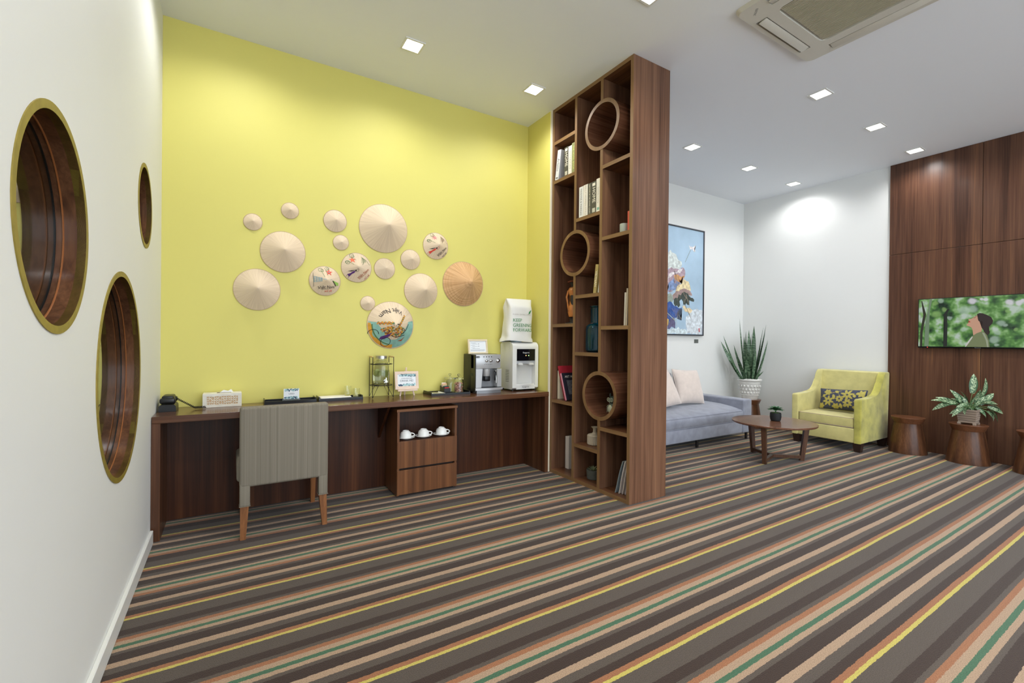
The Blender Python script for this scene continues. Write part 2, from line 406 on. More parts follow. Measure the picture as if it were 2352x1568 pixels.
# ---------------------------------------------------------------- built-in desk
WTOP = wood('desk_top_walnut', 'x', WALNUT, .22, coat=.35, across=13)
WZ = wood('walnut_upright_grain', 'z', WALNUT, .35, coat=.1)
WDZ = wood('dark_walnut_upright_grain', 'z', WDARK, .4)
dk = thing('desk', 'long dark walnut wall desk built along the yellow wall', 'desk', (1.06, 3.6, 0))
B().box(-.402, 2.522, 3.41, 3.818, .706, .748, .002, 1).done('desktop', WTOP, dk)
B().box(-.4035, -.36, 3.412, 3.818, 0, .706, .001, 1).done('side_panel', WZ, dk)
B().box(2.48, 2.52, 3.412, 3.818, 0, .706, .001, 1).done('side_panel', WZ, dk)
B().box(-.36, 2.48, 3.757, 3.775, .004, .706).done('back_panel', WDZ, dk, smooth=False)
B().prism([(3.757, .706), (3.757, .41), (3.47, .706)], 'x', 1.03, 1.05).done('bracket', WDZ, dk, smooth=False)
# pedestal cabinet
cb = thing('drawer_cabinet', 'walnut two-drawer cabinet with open top shelf under the desk', 'cabinet', (1.34, 3.59, 0))
WDR = wood('drawer_front_walnut', 'z', [(76, 48, 30), (98, 62, 38), (112, 72, 44), (134, 90, 56)], .35, across=14)
B().box(1.085, 1.597, 3.424, 3.755, .662, .682, .001, 1).done('top', wood('cabinet_top_walnut', 'x', [(88, 56, 34), (110, 72, 42), (124, 80, 48), (140, 92, 56)], .35), cb)
B().box(1.09, 1.108, 3.43, 3.75, .012, .662).done('side_panel', WDR, cb, smooth=False)
B().box(1.574, 1.592, 3.43, 3.75, .012, .662).done('side_panel', WDR, cb, smooth=False)
B().box(1.108, 1.574, 3.74, 3.75, .012, .662).done('back_panel', WDZ, cb, smooth=False)
B().box(1.108, 1.574, 3.447, 3.74, .412, .430).done('shelf', wood('cabinet_shelf_walnut', 'x', WDARK, .4), cb, smooth=False)
B().box(1.092, 1.594, 3.426, 3.446, .223, .430, .0015, 1).done('drawer', WDR, cb)
B().box(1.092, 1.594, 3.426, 3.446, .018, .207, .0015, 1).done('drawer', WDR, cb)
B().box(1.11, 1.572, 3.455, 3.735, .0, .40).done('drawer_box', M('dark_gap', (30, 18, 12), .7), cb, smooth=False)
# ---------------------------------------------------------------- bookcase
bc = thing('bookcase', 'ceiling-high walnut bookcase divider with three round tube compartments', 'bookcase', (2.745, 2.92, 0))
X0, X1 = 2.54, 2.945
BZ = wood('bookcase_walnut', 'z', [(80, 52, 38), (106, 74, 55), (124, 89, 67), (144, 106, 78)], .34, coat=.1, across=9)
BX = wood('bookcase_shelf_walnut', 'y', WALNUT, .34, across=12)
EDG = wood('bookcase_lit_edge', 'z', WEDGE_LIT, .45, across=10); EDY = wood('bookcase_lit_edge_level', 'y', WEDGE_LIT, .45, across=10)
def bpart(name, y0, y1, z0, z1, mat, em, x1=X1):
    o = B().box(X0+.0015, x1, y0, y1, z0, z1).done(name, mat, bc, smooth=False)
    B().box(X0, X0+.0015, y0, y1, z0, z1).done('lit_edge_strip', em, o, smooth=False)  # thin added strip; its paler colour stands in for light on the edge
bpart('side_panel', 2.415, 2.445, .0, CEIL-.001, BZ, EDG); bpart('side_panel', 3.388, 3.417, .0, CEIL-.001, BZ, EDG)
bpart('top_board', 2.445, 3.388, CEIL-.031, CEIL-.001, BX, EDY); bpart('bottom_board', 2.445, 3.388, 0, .03, BX, EDY)
for z0, z1 in ((.03, 1.791), (2.189, CEIL-.031)): bpart('divider', 3.065, 3.095, z0, z1, BZ, EDG)
for z0, z1 in ((.03, .582), (.980, 2.781), (3.179, CEIL-.031)): bpart('divider', 2.740, 2.770, z0, z1, BZ, EDG)
for z in (3.038, 2.677, 1.350, .653): bpart('shelf', 3.095, 3.388, z, z+.03, BX, EDY)
for z in (2.257, 1.592, 1.099, .306): bpart('shelf', 2.770, 3.065, z, z+.03, BX, EDY)
for z in (2.617, 2.038, 1.318, .502): bpart('shelf', 2.445, 2.740, z, z+.03, BX, EDY)
for y0, y1 in ((2.445, 2.755), (2.755, 3.08), (3.08, 3.388)): B().box(2.925, 2.944, y0, y1, .03, CEIL-.031).done('back_panel', BZ, bc, smooth=False)
TUB = wood('tube_walnut', 'x', [(74, 46, 32), (96, 62, 44), (112, 74, 54), (132, 92, 66)], .22, coat=.4, across=9)
for cy, cz in ((2.755, 2.980), (3.080, 1.990), (2.755, .781)):
    o = B().lathe([(.170, 2.538), (.200, 2.538), (.200, 2.92), (.170, 2.92), (.170, 2.538)], (0, cy, cz), 64, 'x', cap=False).done('round_compartment', TUB, bc)
    B().lathe([(.170, 2.537), (.200, 2.537), (.200, 2.539), (.170, 2.539), (.170, 2.537)], (0, cy, cz), 64, 'x', cap=False).done('rim', EDG, o)  # tube rim in the same painted edge light
    B().lathe([(.171, 2.905), (.171, 2.915)], (0, cy, cz), 64, 'x').done('back', TUB, o)
# ---------------------------------------------------------------- conical hats
def hat_mat(name, base, dark, orange=False):
    m = bpy.data.materials.new(name); m.use_nodes = True; nt = m.node_tree; N = nt.nodes; L = nt.links; b = N['Principled BSDF']
    tc = N.new('ShaderNodeTexCoord'); sp = N.new('ShaderNodeSeparateXYZ'); L.new(tc.outputs['Object'], sp.inputs[0])
    at = N.new('ShaderNodeMath'); at.operation = 'ARCTAN2'; L.new(sp.outputs['X'], at.inputs[0]); L.new(sp.outputs['Z'], at.inputs[1])
    cb_ = N.new('ShaderNodeCombineXYZ'); L.new(at.outputs[0], cb_.inputs[0])
    ln = N.new('ShaderNodeVectorMath'); ln.operation = 'LENGTH'; L.new(tc.outputs['Object'], ln.inputs[0]); L.new(ln.outputs['Value'], cb_.inputs[1])
    mp = N.new('ShaderNodeMapping'); mp.inputs['Scale'].default_value = (22, 9, 1); L.new(cb_.outputs[0], mp.inputs[0])
    n = N.new('ShaderNodeTexNoise'); n.inputs['Scale'].default_value = 1; n.inputs['Detail'].default_value = 5; n.inputs['Distortion'].default_value = .5; L.new(mp.outputs[0], n.inputs['Vector'])
    r = N.new('ShaderNodeValToRGB'); r.color_ramp.elements[0].position = .3; r.color_ramp.elements[0].color = lin(dark)
    r.color_ramp.elements[1].position = .62; r.color_ramp.elements[1].color = lin(base); L.new(n.outputs['Fac'], r.inputs[0])
    L.new(r.outputs[0], b.inputs['Base Color']); b.inputs['Roughness'].default_value = .7
    bp = N.new('ShaderNodeBump'); bp.inputs['Strength'].default_value = .35; bp.inputs['Distance'].default_value = .002; L.new(n.outputs['Fac'], bp.inputs['Height'])
    if orange:
        wv = N.new('ShaderNodeMath'); wv.operation = 'SINE'; ml = N.new('ShaderNodeMath'); ml.operation = 'MULTIPLY'; ml.inputs[1].default_value = 420
        L.new(ln.outputs['Value'], ml.inputs[0]); L.new(ml.outputs[0], wv.inputs[0]); L.new(wv.outputs[0], bp.inputs['Height'])
    L.new(bp.outputs[0], b.inputs['Normal']); return m
HB = hat_mat('palm_leaf', (234, 213, 184), (218, 195, 165)); HO = hat_mat('orange_palm_leaf', (224, 182, 134), (190, 142, 92), True)
RIM = M('hat_rim_binding', (198, 174, 138), .6)
HATS = [
 (.126, 2.071, .060, .041, 'small plain conical straw hat furthest left in the upper row', 0),
 (.370, 2.191, .060, .045, 'small plain conical straw hat, topmost of those left of centre', 0),
 (.695, 2.161, .087, .053, 'mid-sized plain conical straw hat left of the largest top hat', 0),
 (.326, 1.874, .153, .124, 'large plain conical straw hat between two small ones and the lower left hat', 0),
 (.740, 1.995, .060, .032, 'small plain conical straw hat right above the purple-dress hat', 0),
 (.157, 1.580, .151, .125, 'large plain conical straw hat, lowest at the left of the group', 0),
 (.622, 1.679, .115, .090, 'painted conical hat with a red flower, blue lattice and dark script', 1),
 (.862, 1.806, .119, .075, 'painted conical hat with an orange flower and figure in purple dress', 2),
 (1.082, 2.154, .202, .172, 'biggest plain conical straw hat at the top of the wall group', 0),
 (1.092, 1.818, .087, .050, 'plain conical straw hat just right of the purple-dress hat', 0),
 (1.316, 1.917, .086, .055, 'plain conical straw hat left of the red-dress hat', 0),
 (1.548, 2.062, .118, .088, 'painted conical hat with a pink flower and figure in red dress', 3),
 (1.415, 1.653, .152, .130, 'large plain conical straw hat left of the orange one', 0),
 (1.824, 1.743, .205, .185, 'large orange-brown conical hat furthest right on the yellow wall', 4),
 (.955, 1.520, .059, .039, 'tiny plain conical straw hat touching the landscape-painted hat', 0),
 (1.148, 1.344, .199, .165, 'large conical hat painted with a turquoise lake, flowers and upside-down script', 5)]
DK = M('ink_black', (38, 34, 40), .7); PR = M('paint_purple', (92, 52, 120), .7); RD = M('paint_red', (226, 78, 62), .7); OR = M('paint_orange', (240, 120, 88), .7)
PK = M('paint_pink', (238, 150, 150), .7); GR = M('paint_green', (92, 128, 82), .7); LG = M('paint_light_green', (150, 190, 90), .7); BLU = M('paint_blue', (130, 172, 186), .7)
TQ = M('paint_turquoise', (142, 190, 178), .7, var=.15, vscale=20); GD = M('paint_gold', (222, 160, 60), .7, var=.15, vscale=30); RB = M('paint_rust', (170, 84, 50), .7); BR = M('paint_brown', (110, 80, 60), .7)
def hat(cx, cz, r, h, label, kind, i):
    loc = (cx, 3.818, cz); t = thing('conical_hat', label, 'hat', loc, 'conical straw hats on the yellow wall')
    prof = [(r*(1-k/8), -h*(k/8)) for k in range(8)]+[(r*.02, -h*.985)]
    prof = [(a, y-.002) for a, y in prof]
    B().lathe([(q[0], 3.818+q[1]) for q in prof], (cx, 0, cz), 64, 'y').done('cone', HO if kind == 4 else HB, t, sharp=60)
    B().tube([(cx+r*math.cos(2*PI*k/48), 3.8155, cz+r*math.sin(2*PI*k/48)) for k in range(48)], .0022, 5, True).done('rim', RIM, t)
    def S(x, z, lift=.0012):   # x,z in units of r -> surface point
        rho = math.hypot(x, z)
        return (cx+x*r, 3.816-h*(1-rho)-lift-.001, cz+z*r)
    def poly(name, mat, *polys, lift=.0012):
        b = B()
        for p in polys:
            c0 = (sum(q[0] for q in p)/len(p), sum(q[1] for q in p)/len(p)); n = len(p)
            for a in range(n):
                A_, D_ = p[a], p[(a+1) % n]
                K = 3
                for k in range(K):
                    f0, f1 = k/K, (k+1)/K
                    q = [(c0[0]+(A_[0]-c0[0])*f, c0[1]+(A_[1]-c0[1])*f) for f in (f0, f1)]; s_ = [(c0[0]+(D_[0]-c0[0])*f, c0[1]+(D_[1]-c0[1])*f) for f in (f0, f1)]
                    b.face([S(*q[0], lift), S(*q[1], lift), S(*s_[1], lift), S(*s_[0], lift)] if k else [S(*q[1], lift), S(*s_[1], lift), S(*q[0], lift)])
        return b.done(name, mat, t, smooth=False)
    def line(name, mat, *lines, wd=.022, lift=.0016):
        b = B()
        for p in lines:
            for a, c in zip(p, p[1:]):
                d = Vector((c[0]-a[0], c[1]-a[1])); n = Vector((-d.y, d.x)).normalized()*wd/2 if d.length else Vector((0, wd/2)); m = max(1, int(d.length/.12))
                for k in range(m):
                    P0 = Vector(a)+d*k/m; P1 = Vector(a)+d*(k+1)/m
                    b.face([S(*(P0+n), lift), S(*(P1+n), lift), S(*(P1-n), lift), S(*(P0-n), lift)])
        return b.done(name, mat, t, smooth=False)
    def circ(x, z, rr, n=12): return [(x+rr*math.cos(2*PI*k/n), z+rr*math.sin(2*PI*k/n)) for k in range(n+1)]
    def star(x, z, R, rr, n, ph=0): return [(x+(R if k % 2 == 0 else rr)*math.cos(PI*k/n+ph), z+(R if k % 2 == 0 else rr)*math.sin(PI*k/n+ph)) for k in range(2*n)]
    def script(s, size, ang, rad, mat, flip=False, name='lettering'):
        # text along the arc at angle ang (degrees), radius rad; flip: feet towards the rim
        def fn(x, y):
            if flip: th = math.radians(ang)+x/(rad); rr = rad-y
            else: th = math.radians(ang)-x/(rad) if rad > 0 else 0; rr = rad+y
            return S(rr*math.cos(th), rr*math.sin(th), .002)
        return text(s, size, fn, name, mat, t)
    if kind == 1:
        poly('painted_flower', RD, star(.2, .55, .26, .09, 5, .3)); poly('flower_centre', BLU, circ(.2, .56, .05)[:-1], lift=.002)
        line('painted_leaves', GR, circ(-.33, .7, .13), circ(-.22, .66, .09), circ(.08, .82, .12), circ(.16, .83, .08), [(-.28, .62), (-.1, .2)], [(.0, .72), (.1, .3)], wd=.02)
        line('painted_lattice', BLU, *[[(-.72, .22-.12*k), (-.25, .1-.06*k)] for k in range(4)], *[[(-.72+.14*k, .24-.03*k), (-.72+.14*k, -.16+.05*k)] for k in range(4)], [(-.22, .05), (.0, .03)], wd=.03)
        line('painted_pole', DK, [(-.78, .5), (-.74, -.45)], wd=.018)
        poly('painted_dress', LG, [(.45, .0), (.85, -.1), (.86, -.28), (.7, -.3)]); line('painted_hair', DK, [(.42, -.02), (.56, -.18), (.66, -.35)], wd=.06); line('painted_arm', BLU, [(.42, .02), (.3, .08), (.26, -.02)], wd=.015)
        def fl(x, y): return S(.05+x*1.0, -.47+.12*x+y, .002)
        text('Việt Nam', .27, fl, 'lettering', DK, t, bold=.004); line('underline', DK, [(-.3, -.62), (.3, -.55)], wd=.015)
        text('xứ sở', .2, lambda x, y: S(.18+x, -.7+.12*x+y, .002), 'lettering', RD, t)
    if kind in (2, 3):
        ml = DK if kind == 3 else RB
        mf, md = (OR, PR) if kind == 2 else (PK, RD)
        poly('painted_flower', mf, star(-.34, .45, .24, .09, 5, .4) if kind == 2 else star(-.22, .55, .24, .09, 7))
        line('painted_leaves', GR, circ(-.62, .27, .12), circ(-.68, .3, .08), circ(-.35, .77, .13), circ(-.28, .72, .08), [(-.5, .65), (-.1, .45)], [(-.6, .35), (-.25, .12)], wd=.02)
        line('painted_hat_net', GR if kind == 2 else BR, *[[(.3+.02*k, .66-.1*k), (.62-.08*k, .5-.09*k)] for k in range(5)], *[[(.32+.08*k, .66-.04*k), (.24+.1*k, .26+.03*k)] for k in range(4)], [(.25, .72), (.62, .5), (.88, .2)], wd=.02)
        poly('painted_dress', md, [(-.15, -.27), (-.3, -.32), (-.45, -.45), (-.64, -.52), (-.5, -.68), (-.35, -.5), (-.2, -.42)])
        poly('painted_hair', DK, circ(-.13, -.27, .05)[:-1], [(-.14, -.22), (-.4, -.34), (-.62, -.33), (-.4, -.27)], lift=.002)
        line('painted_arm', DK if kind == 2 else RD, [(-.12, -.26), (-.02, -.15), (.06, -.2), (.0, -.33), (-.15, -.36)], [(-.62, -.55), (-.7, -.66)], [(-.55, -.62), (-.55, -.78)], wd=.016)
        a = .78
        def fl(x, y, o=0): return S(.42+x*math.cos(a)-y*math.sin(a)+o*.11, -.42+x*math.sin(a)+y*math.cos(a)-o*.11, .002)
        text('Việt Nam', .25, fl, 'lettering', ml, t, bold=.004); text('xứ sở', .2, lambda x, y: fl(x+.05, y, 2), 'lettering', ml, t)
        line('underline', ml, [(.16, -.82), (.62, -.36)], wd=.015)
    if kind == 5:
        # lake band around the lower half (fine sectors follow the cone)
        def sector(a0, a1, r0, r1, na=14, nr=4):
            out = []
            for i_ in range(na):
                for j in range(nr):
                    A0 = math.radians(a0+(a1-a0)*i_/na); A1 = math.radians(a0+(a1-a0)*(i_+1)/na)
                    R0 = [r0(A0) if callable(r0) else r0, r0(A1) if callable(r0) else r0]; R1 = [r1(A0) if callable(r1) else r1, r1(A1) if callable(r1) else r1]
                    q = lambda A, R, jj, e: ((R[0][e]+(R[1][e]-R[0][e])*jj/nr)*math.cos(A), (R[0][e]+(R[1][e]-R[0][e])*jj/nr)*math.sin(A))
                    RR = (R0, R1)
                    out.append([q(A0, RR, j, 0), q(A0, RR, j+1, 0), q(A1, RR, j+1, 1), q(A1, RR, j, 1)])
            return out
        b = B()
        for p in sector(-188, 12, lambda a: .5+.12*math.sin(a*3)+.12*abs(math.cos(a)), .965, 40, 5): b.face([S(*q, .001) for q in p])
        b.done('painted_lake', TQ, t, smooth=False)
        b = B()
        for p in sector(-185, -88, lambda a: .86+.04*math.sin(a*9), .975, 26, 2): b.face([S(*q, .0018) for q in p])
        b.done('painted_shore', GD, t, smooth=False)
        rnd = random.Random(3); gs, rs, os_ = [], [], []
        for k in range(150):
            a = math.radians(rnd.uniform(-160, -20)); rr = rnd.uniform(.12, .52)
            x, z = rr*math.cos(a)*1.1, rr*math.sin(a)*1.0
            (gs, rs, os_)[rnd.randrange(3)].append(circ(x, z, rnd.uniform(.02, .045), 5)[:-1])
        for k in range(30):
            f = k/29; (gs, rs, os_)[k % 3].append(circ(-.1-.55*f, .06+.04*math.sin(k), rnd.uniform(.025, .05), 5)[:-1]); (rs, gs, os_)[k % 3].append(circ(.15+.35*f, -.05+.45*f+.04*math.sin(k), rnd.uniform(.025, .045), 5)[:-1])
        for k in range(26):
            a = math.radians(-180+80*k/25); gs.append(circ(.83*math.cos(a), .83*math.sin(a), .03, 5)[:-1])
        poly('painted_foliage', GR, *gs, lift=.0022); poly('painted_blossom', RB, *rs, lift=.0024); poly('painted_petals', GD, *os_, lift=.0026)
        poly('painted_dress', PR, [(-.1, -.32), (-.3, -.42), (-.5, -.5), (-.55, -.62), (-.35, -.6), (-.2, -.5)], lift=.003)
        line('painted_bicycle', DK, [(-.78+.2*math.cos(k*.4), -.4+.2*math.sin(k*.4)) for k in range(11)], circ(-.28, -.72, .19, 16), circ(-.3, -.28, .09, 8), wd=.018, lift=.0032)
        line('painted_branches', DK, [(-.1, -.02), (.05, .02), (.2, .0)], [(.0, -.05), (.15, .04)], [(.35, -.4), (.55, -.2), (.68, .05)], [(-.2, -.42), (.1, -.52), (.5, -.42)], wd=.03, lift=.003)
        poly('painted_fish', RB, [(.2, -.68), (.42, -.6), (.55, -.45), (.4, -.68)], lift=.003)
        script('Việt Nam', .27, 100, .62, DK, flip=True)
    return t
for i, a in enumerate(HATS): hat(*a, i)
# ---------------------------------------------------------------- desk things
ZT = .7485
def TH(name, label, cat, x, y, z=ZT, group=None): return thing(name, label, cat, (x, y, z), group)
BLKP = M('black_plastic', (22, 23, 24), .35); BLKG = M('black_lacquer', (20, 20, 21), .25)
t = TH('telephone', 'black desk telephone with coiled cord at the left end of the desk', 'telephone', -.355, 3.66)
B().prism([(-.39, ZT), (-.30, ZT), (-.302, ZT+.035), (-.312, ZT+.045), (-.38, ZT+.045), (-.39, ZT+.035)], 'y', 3.60, 3.76).done('base', BLKP, t, smooth=False)
b = B().box(-.388, -.304, 3.605, 3.655, ZT+.05, ZT+.085, .012, 3).box(-.388, -.304, 3.71, 3.76, ZT+.05, ZT+.085, .012, 3)
b.box(-.378, -.314, 3.62, 3.745, ZT+.068, ZT+.1, .012, 3); b.done('handset', BLKP, t)
co = B(); pts = []
for k in range(140):
    f = k/139; a = k*.9; px = -.305+.16*f; pz = ZT+.075-.068*min(1, f*1.6)+.004
    pts.append((px+.0*math.cos(a), 3.66+.006*math.cos(a), pz+.006*math.sin(a)))
co.tube(pts, .0022, 5).done('cord', BLKP, t)
WC = M('whitewashed_wood', (228, 224, 210), .6, var=.06, vscale=30)
t = TH('tissue_box', 'white carved wooden tissue box standing against the yellow wall', 'tissue box', -.05, 3.745)
B().box(-.165, .062, 3.69, 3.80, ZT, ZT+.093, .003, 2).done('box', WC, t)
b = B()
frame = (-.165, .062, ZT, ZT+.093)
for (x0, x1, z0, z1) in ((-.165, .062, ZT+.075, ZT+.093), (-.165, .062, ZT, ZT+.018), (-.165, -.142, ZT+.018, ZT+.075), (.039, .062, ZT+.018, ZT+.075)): b.box(x0, x1, 3.686, 3.69, z0, z1, .001, 1)
b.done('front_frame', WC, t)
b = B(); rnd = random.Random(5)
b.box(-.142, .039, 3.6885, 3.6892, ZT+.018, ZT+.075)
b.done('carved_ground', M('carving_recess', (206, 176, 140), .8), t, smooth=False)
b = B()
for i in range(13):
    for j in range(4):
        x = -.135+.014*i; z = ZT+.025+.0145*j; a = rnd.uniform(0, PI)
        b.tube([(x+.007*math.cos(a+k*.55), 3.6875, z+.007*math.sin(a+k*.55)) for k in range(7)], .0022, 5)
b.done('carved_scrollwork', WC, t, kind='stuff')
b = B().box(-.085, .0, 3.725, 3.765, ZT+.093, ZT+.0935); b.done('slot', M('slot_dark', (80, 60, 30), .8), t, smooth=False)
b = B()
b.prism([(-.07, ZT+.0935), (-.045, ZT+.112), (-.02, ZT+.104), (.0, ZT+.115), (.012, ZT+.0935)], 'y', 3.742, 3.744).done('tissue', M('tissue_paper', (245, 244, 240), .8), t, smooth=False)
def tray(name, label, x0, x1, y0, y1, mat, hgt=.022, wall=.008, grp=None):
    t = TH(name, label, 'tray', (x0+x1)/2, (y0+y1)/2, group=grp)
    B().box(x0, x1, y0, y1, ZT, ZT+.006).done('base', mat, t, smooth=False)
    b = B().box(x0, x1, y0, y0+wall, ZT+.006, ZT+hgt, .001, 1).box(x0, x1, y1-wall, y1, ZT+.006, ZT+hgt, .001, 1)
    b.box(x0, x0+wall, y0+wall, y1-wall, ZT+.006, ZT+hgt+.012, .002, 1).box(x1-wall, x1, y0+wall, y1-wall, ZT+.006, ZT+hgt+.012, .002, 1)
    b.done('edge', mat, t); return t
tray('serving_tray', 'empty black lacquer tray partly hidden behind the grey chair', .20, .545, 3.66, 3.80, BLKG, grp='black lacquer trays')
tray('serving_tray', 'black tray holding a white cloth and two drinking glasses', .560, .885, 3.655, 3.80, BLKG, grp='black lacquer trays')
t = tag(B().box(.575, .80, 3.668, 3.787, ZT+.007, ZT+.028, .006, 3).done('folded_cloth', M('white_linen', (238, 234, 222), .9, bump=.3, bscale=150), org=(.69, 3.73, ZT+.007)), 'white folded cloth lying in the black tray', 'cloth')
GLS = M('drinking_glass', (252, 254, 253), .02, trans=1.0, ior=1.45)
t = TH('drinking_glass', 'drinking glass in the black tray, left one of two', 'glass', .782, 3.72, ZT+.0285, 'drinking glasses on the tray')
gx, gy, gz = .782, 3.72, ZT+.0285
B().lathe([(.0, gz), (.022, gz), (.0245, gz+.008), (.0255, gz+.075), (.0237, gz+.075), (.0225, gz+.012), (.0, gz+.010)], (gx, gy, 0), 24, 'z', cap=False).done('bowl', GLS, t)
dup(t, (.847, 3.72, ZT+.0065), 'drinking glass in the black tray, right one of two')
# acrylic sign
t = TH('sign', 'small white USED sign in a clear acrylic stand behind the chair', 'sign', .377, 3.70, ZT+.0065)
ACR = M('acrylic', (225, 235, 235), .05, trans=.85, ior=1.3)
zs = ZT+.0065
B().box(.318, .436, 3.675, 3.725, zs, zs+.008).box(.318, .436, 3.698, 3.704, zs+.008, zs+.03).done('stand', ACR, t, smooth=False)
PAPER = M('white_card', (236, 240, 242), .6)
B().box(.326, .43, 3.6965, 3.6985, zs+.022, zs+.098).done('card', PAPER, t, smooth=False)
text('USED', .016, lambda x, y: (.378+x, 3.6960, zs+.060+y), 'lettering', M('print_grey', (70, 76, 88), .6), t)
FOL = [M('print_leaf_teal', (86, 128, 140), .6), M('print_leaf_navy', (62, 84, 108), .6), M('print_leaf_pale', (170, 205, 206), .6)]
def leaf_border(parent, x0, x1, z, y, h, rnd, n):
    for ci, mt in enumerate(FOL):
        b = B()
        for k in range(n):
            x = rnd.uniform(x0+h*.4, x1-h*.4); zz = z+rnd.uniform(-h/2, h/2)*.7; a = rnd.uniform(0, PI); L_ = h*rnd.uniform(.25, .5); W_ = L_*rnd.uniform(.4, .8)
            b.face([(x+L_*math.cos(a)*math.cos(q)-W_*math.sin(a)*math.sin(q), y-.0002*ci-.00003*k, zz+L_*math.sin(a)*math.cos(q)+W_*math.cos(a)*math.sin(q)) for q in [2*PI*i/8 for i in range(8)]])
        b.done('printed_leaves', mt, parent, smooth=False)
rnd = random.Random(2)
leaf_border(t, .328, .428, zs+.088, 3.696, .016, rnd, 16); leaf_border(t, .328, .428, zs+.032, 3.696, .016, rnd, 16)
# drink dispenser stand and jar
WIRE = M('black_wire', (28, 26, 25), .4, .4)
t = TH('dispenser_stand', 'black wire stand with wooden grips carrying the glass drink jar', 'stand', 1.043, 3.72)
px = [(.958, 3.655), (1.124, 3.648), (.970, 3.80), (1.13, 3.795)]
for i, (x, y) in enumerate(px):
    cxx, cyy = 1.045, 3.725
    ix, iy = x+(cxx-x)*.35, y
    B().tube([(x, y, ZT+.332), (x, y, ZT+.003), (x+(cxx-x)*.62, y+(cyy-y)*.25, ZT+.103)], .0028, 6).done('leg', WIRE, t)
for z in (ZT+.100, ZT+.272):
    B().tube([(1.045+.088*math.cos(2*PI*k/28), 3.722+.076*math.sin(2*PI*k/28), z) for k in range(28)], .0028, 6, True).done('ring', WIRE, t)
B().box(.985, 1.105, 3.70, 3.712, ZT+.0985, ZT+.1015).box(.985, 1.105, 3.735, 3.747, ZT+.0985, ZT+.1015).done('support_bar', WIRE, t, smooth=False)
for a, c in ((px[0], px[2]), (px[1], px[3])):
    B().tube([(a[0], a[1], ZT+.332), (c[0], c[1], ZT+.332)], .006, 8).done('grip', M('pale_wood_grip', (214, 186, 120), .6), t)
t = TH('drink_dispenser', 'round glass drink dispenser jar with metal lid and tap', 'drink dispenser', 1.045, 3.722, ZT+.1025)
z0 = ZT+.1025; jc = (1.045, 3.722, 0)
JG = M('jar_glass', (252, 254, 252), .02, trans=1.0, ior=1.35)
o_ = B().lathe([(0, z0), (.052, z0), (.066, z0+.012), (.069, z0+.03), (.069, z0+.155), (.060, z0+.185), (.043, z0+.202), (.043, z0+.222), (.040, z0+.222), (.040, z0+.200), (.057, z0+.181), (.066, z0+.153), (.066, z0+.032), (.062, z0+.016), (.05, z0+.006), (0, z0+.006)], jc, 40, 'z', cap=False).done('jar', JG, t)
B().lathe([(0, z0+.0065), (.0495, z0+.0065), (.0615, z0+.017), (.0655, z0+.033), (.0655, z0+.118), (0, z0+.118)], jc, 40, 'z', cap=False).done('water', M('lime_water', (246, 249, 236), .02, trans=1.0, ior=1.33), t)
B().lathe([(.0, z0+.238), (.044, z0+.238), (.046, z0+.236), (.046, z0+.214), (.0435, z0+.214)], jc, 40, 'z').done('lid', M('brushed_lid', (196, 194, 186), .3, .9), t)
TAPM = M('chrome', (205, 205, 203), .12, 1.0)
b = B().lathe([(.013, 3.655), (.013, 3.648), (.007, 3.648), (.007, 3.625), (.009, 3.624), (.009, 3.608)], (1.055, 0, z0+.035), 16, 'y')
b.lathe([(.005, z0+.008), (.007, z0+.035)], (1.055, 3.616, 0), 12, 'z').box(1.050, 1.060, 3.612, 3.62, z0+.044, z0+.066, .002, 1); b.done('tap', TAPM, t)
b = B()
for k in range(6): b.lathe([(0, 0), (.02, 0), (.02, .004), (0, .004)], (0, 0, 0), 14, 'z', mat=Matrix.Translation((1.045+.035*math.cos(k*1.1), 3.722+.035*math.sin(k*1.1), z0+.11-.012*(k % 3))) @ Matrix.Rotation(.5+.3*k, 4, 'X'))
b.done('citrus_slices', M('citrus', (196, 206, 120), .4), t)
# easel and framed card
PW = M('pale_pink_wood', (232, 208, 188), .55, var=.04, vscale=20)
t = TH('easel', 'miniature pale wooden table easel carrying the DRINK ME card', 'easel', 1.25, 3.735)
tilt = lambda z: 3.705+(z-ZT)*.16
for s in (-1, 1):
    B().box(-.006, .006, -.004, .004, 0, .215, .001, 1, mat=Matrix.Translation((1.262+s*.062, 3.712, ZT)) @ Matrix.Rotation(-.16, 4, 'X') @ Matrix.Rotation(-s*.24, 4, 'Y')).done('leg', PW, t)
B().box(-.006, .006, -.004, .004, 0, .24, .001, 1, mat=Matrix.Translation((1.265, 3.79, ZT)) @ Matrix.Rotation(.16, 4, 'X')).done('leg', PW, t)
B().box(1.175, 1.345, 3.686, 3.716, ZT+.042, ZT+.056, .001, 1).done('ledge', PW, t)
t2 = TH('picture_frame', 'small pale framed card reading DRINK ME! on the easel', 'framed sign', 1.255, 3.71, ZT+.0565)
mt = Matrix.Translation((1.258, 3.706, ZT+.0565)) @ Matrix.Rotation(-.14, 4, 'X')
b = B()
for (x0, x1, z0_, z1_) in ((-.102, .102, .128, .150), (-.102, .102, 0, .026), (-.102, -.080, .026, .128), (.080, .102, .026, .128)): b.box(x0, x1, -.008, .004, z0_, z1_, .001, 1, mat=mt)
b.done('frame', PW, t2)
B().box(-.081, .081, -.002, .002, .025, .129, mat=mt).done('card', PAPER, t2, smooth=False)
e_ = thing('tmp', None, None, (0, 0, 0)); bpy.data.objects.remove(e_)
PG = M('print_slate', (92, 98, 108), .6)
def onc(x, y): return tuple(mt @ Vector((x, -.0026, y)))
text('COMPLIMENTARY', .012, lambda x, y: onc(x, .090+y), 'lettering', PG, t2)
text('DRINK ME!', .0235, lambda x, y: onc(x, .070+y), 'lettering', PG, t2)
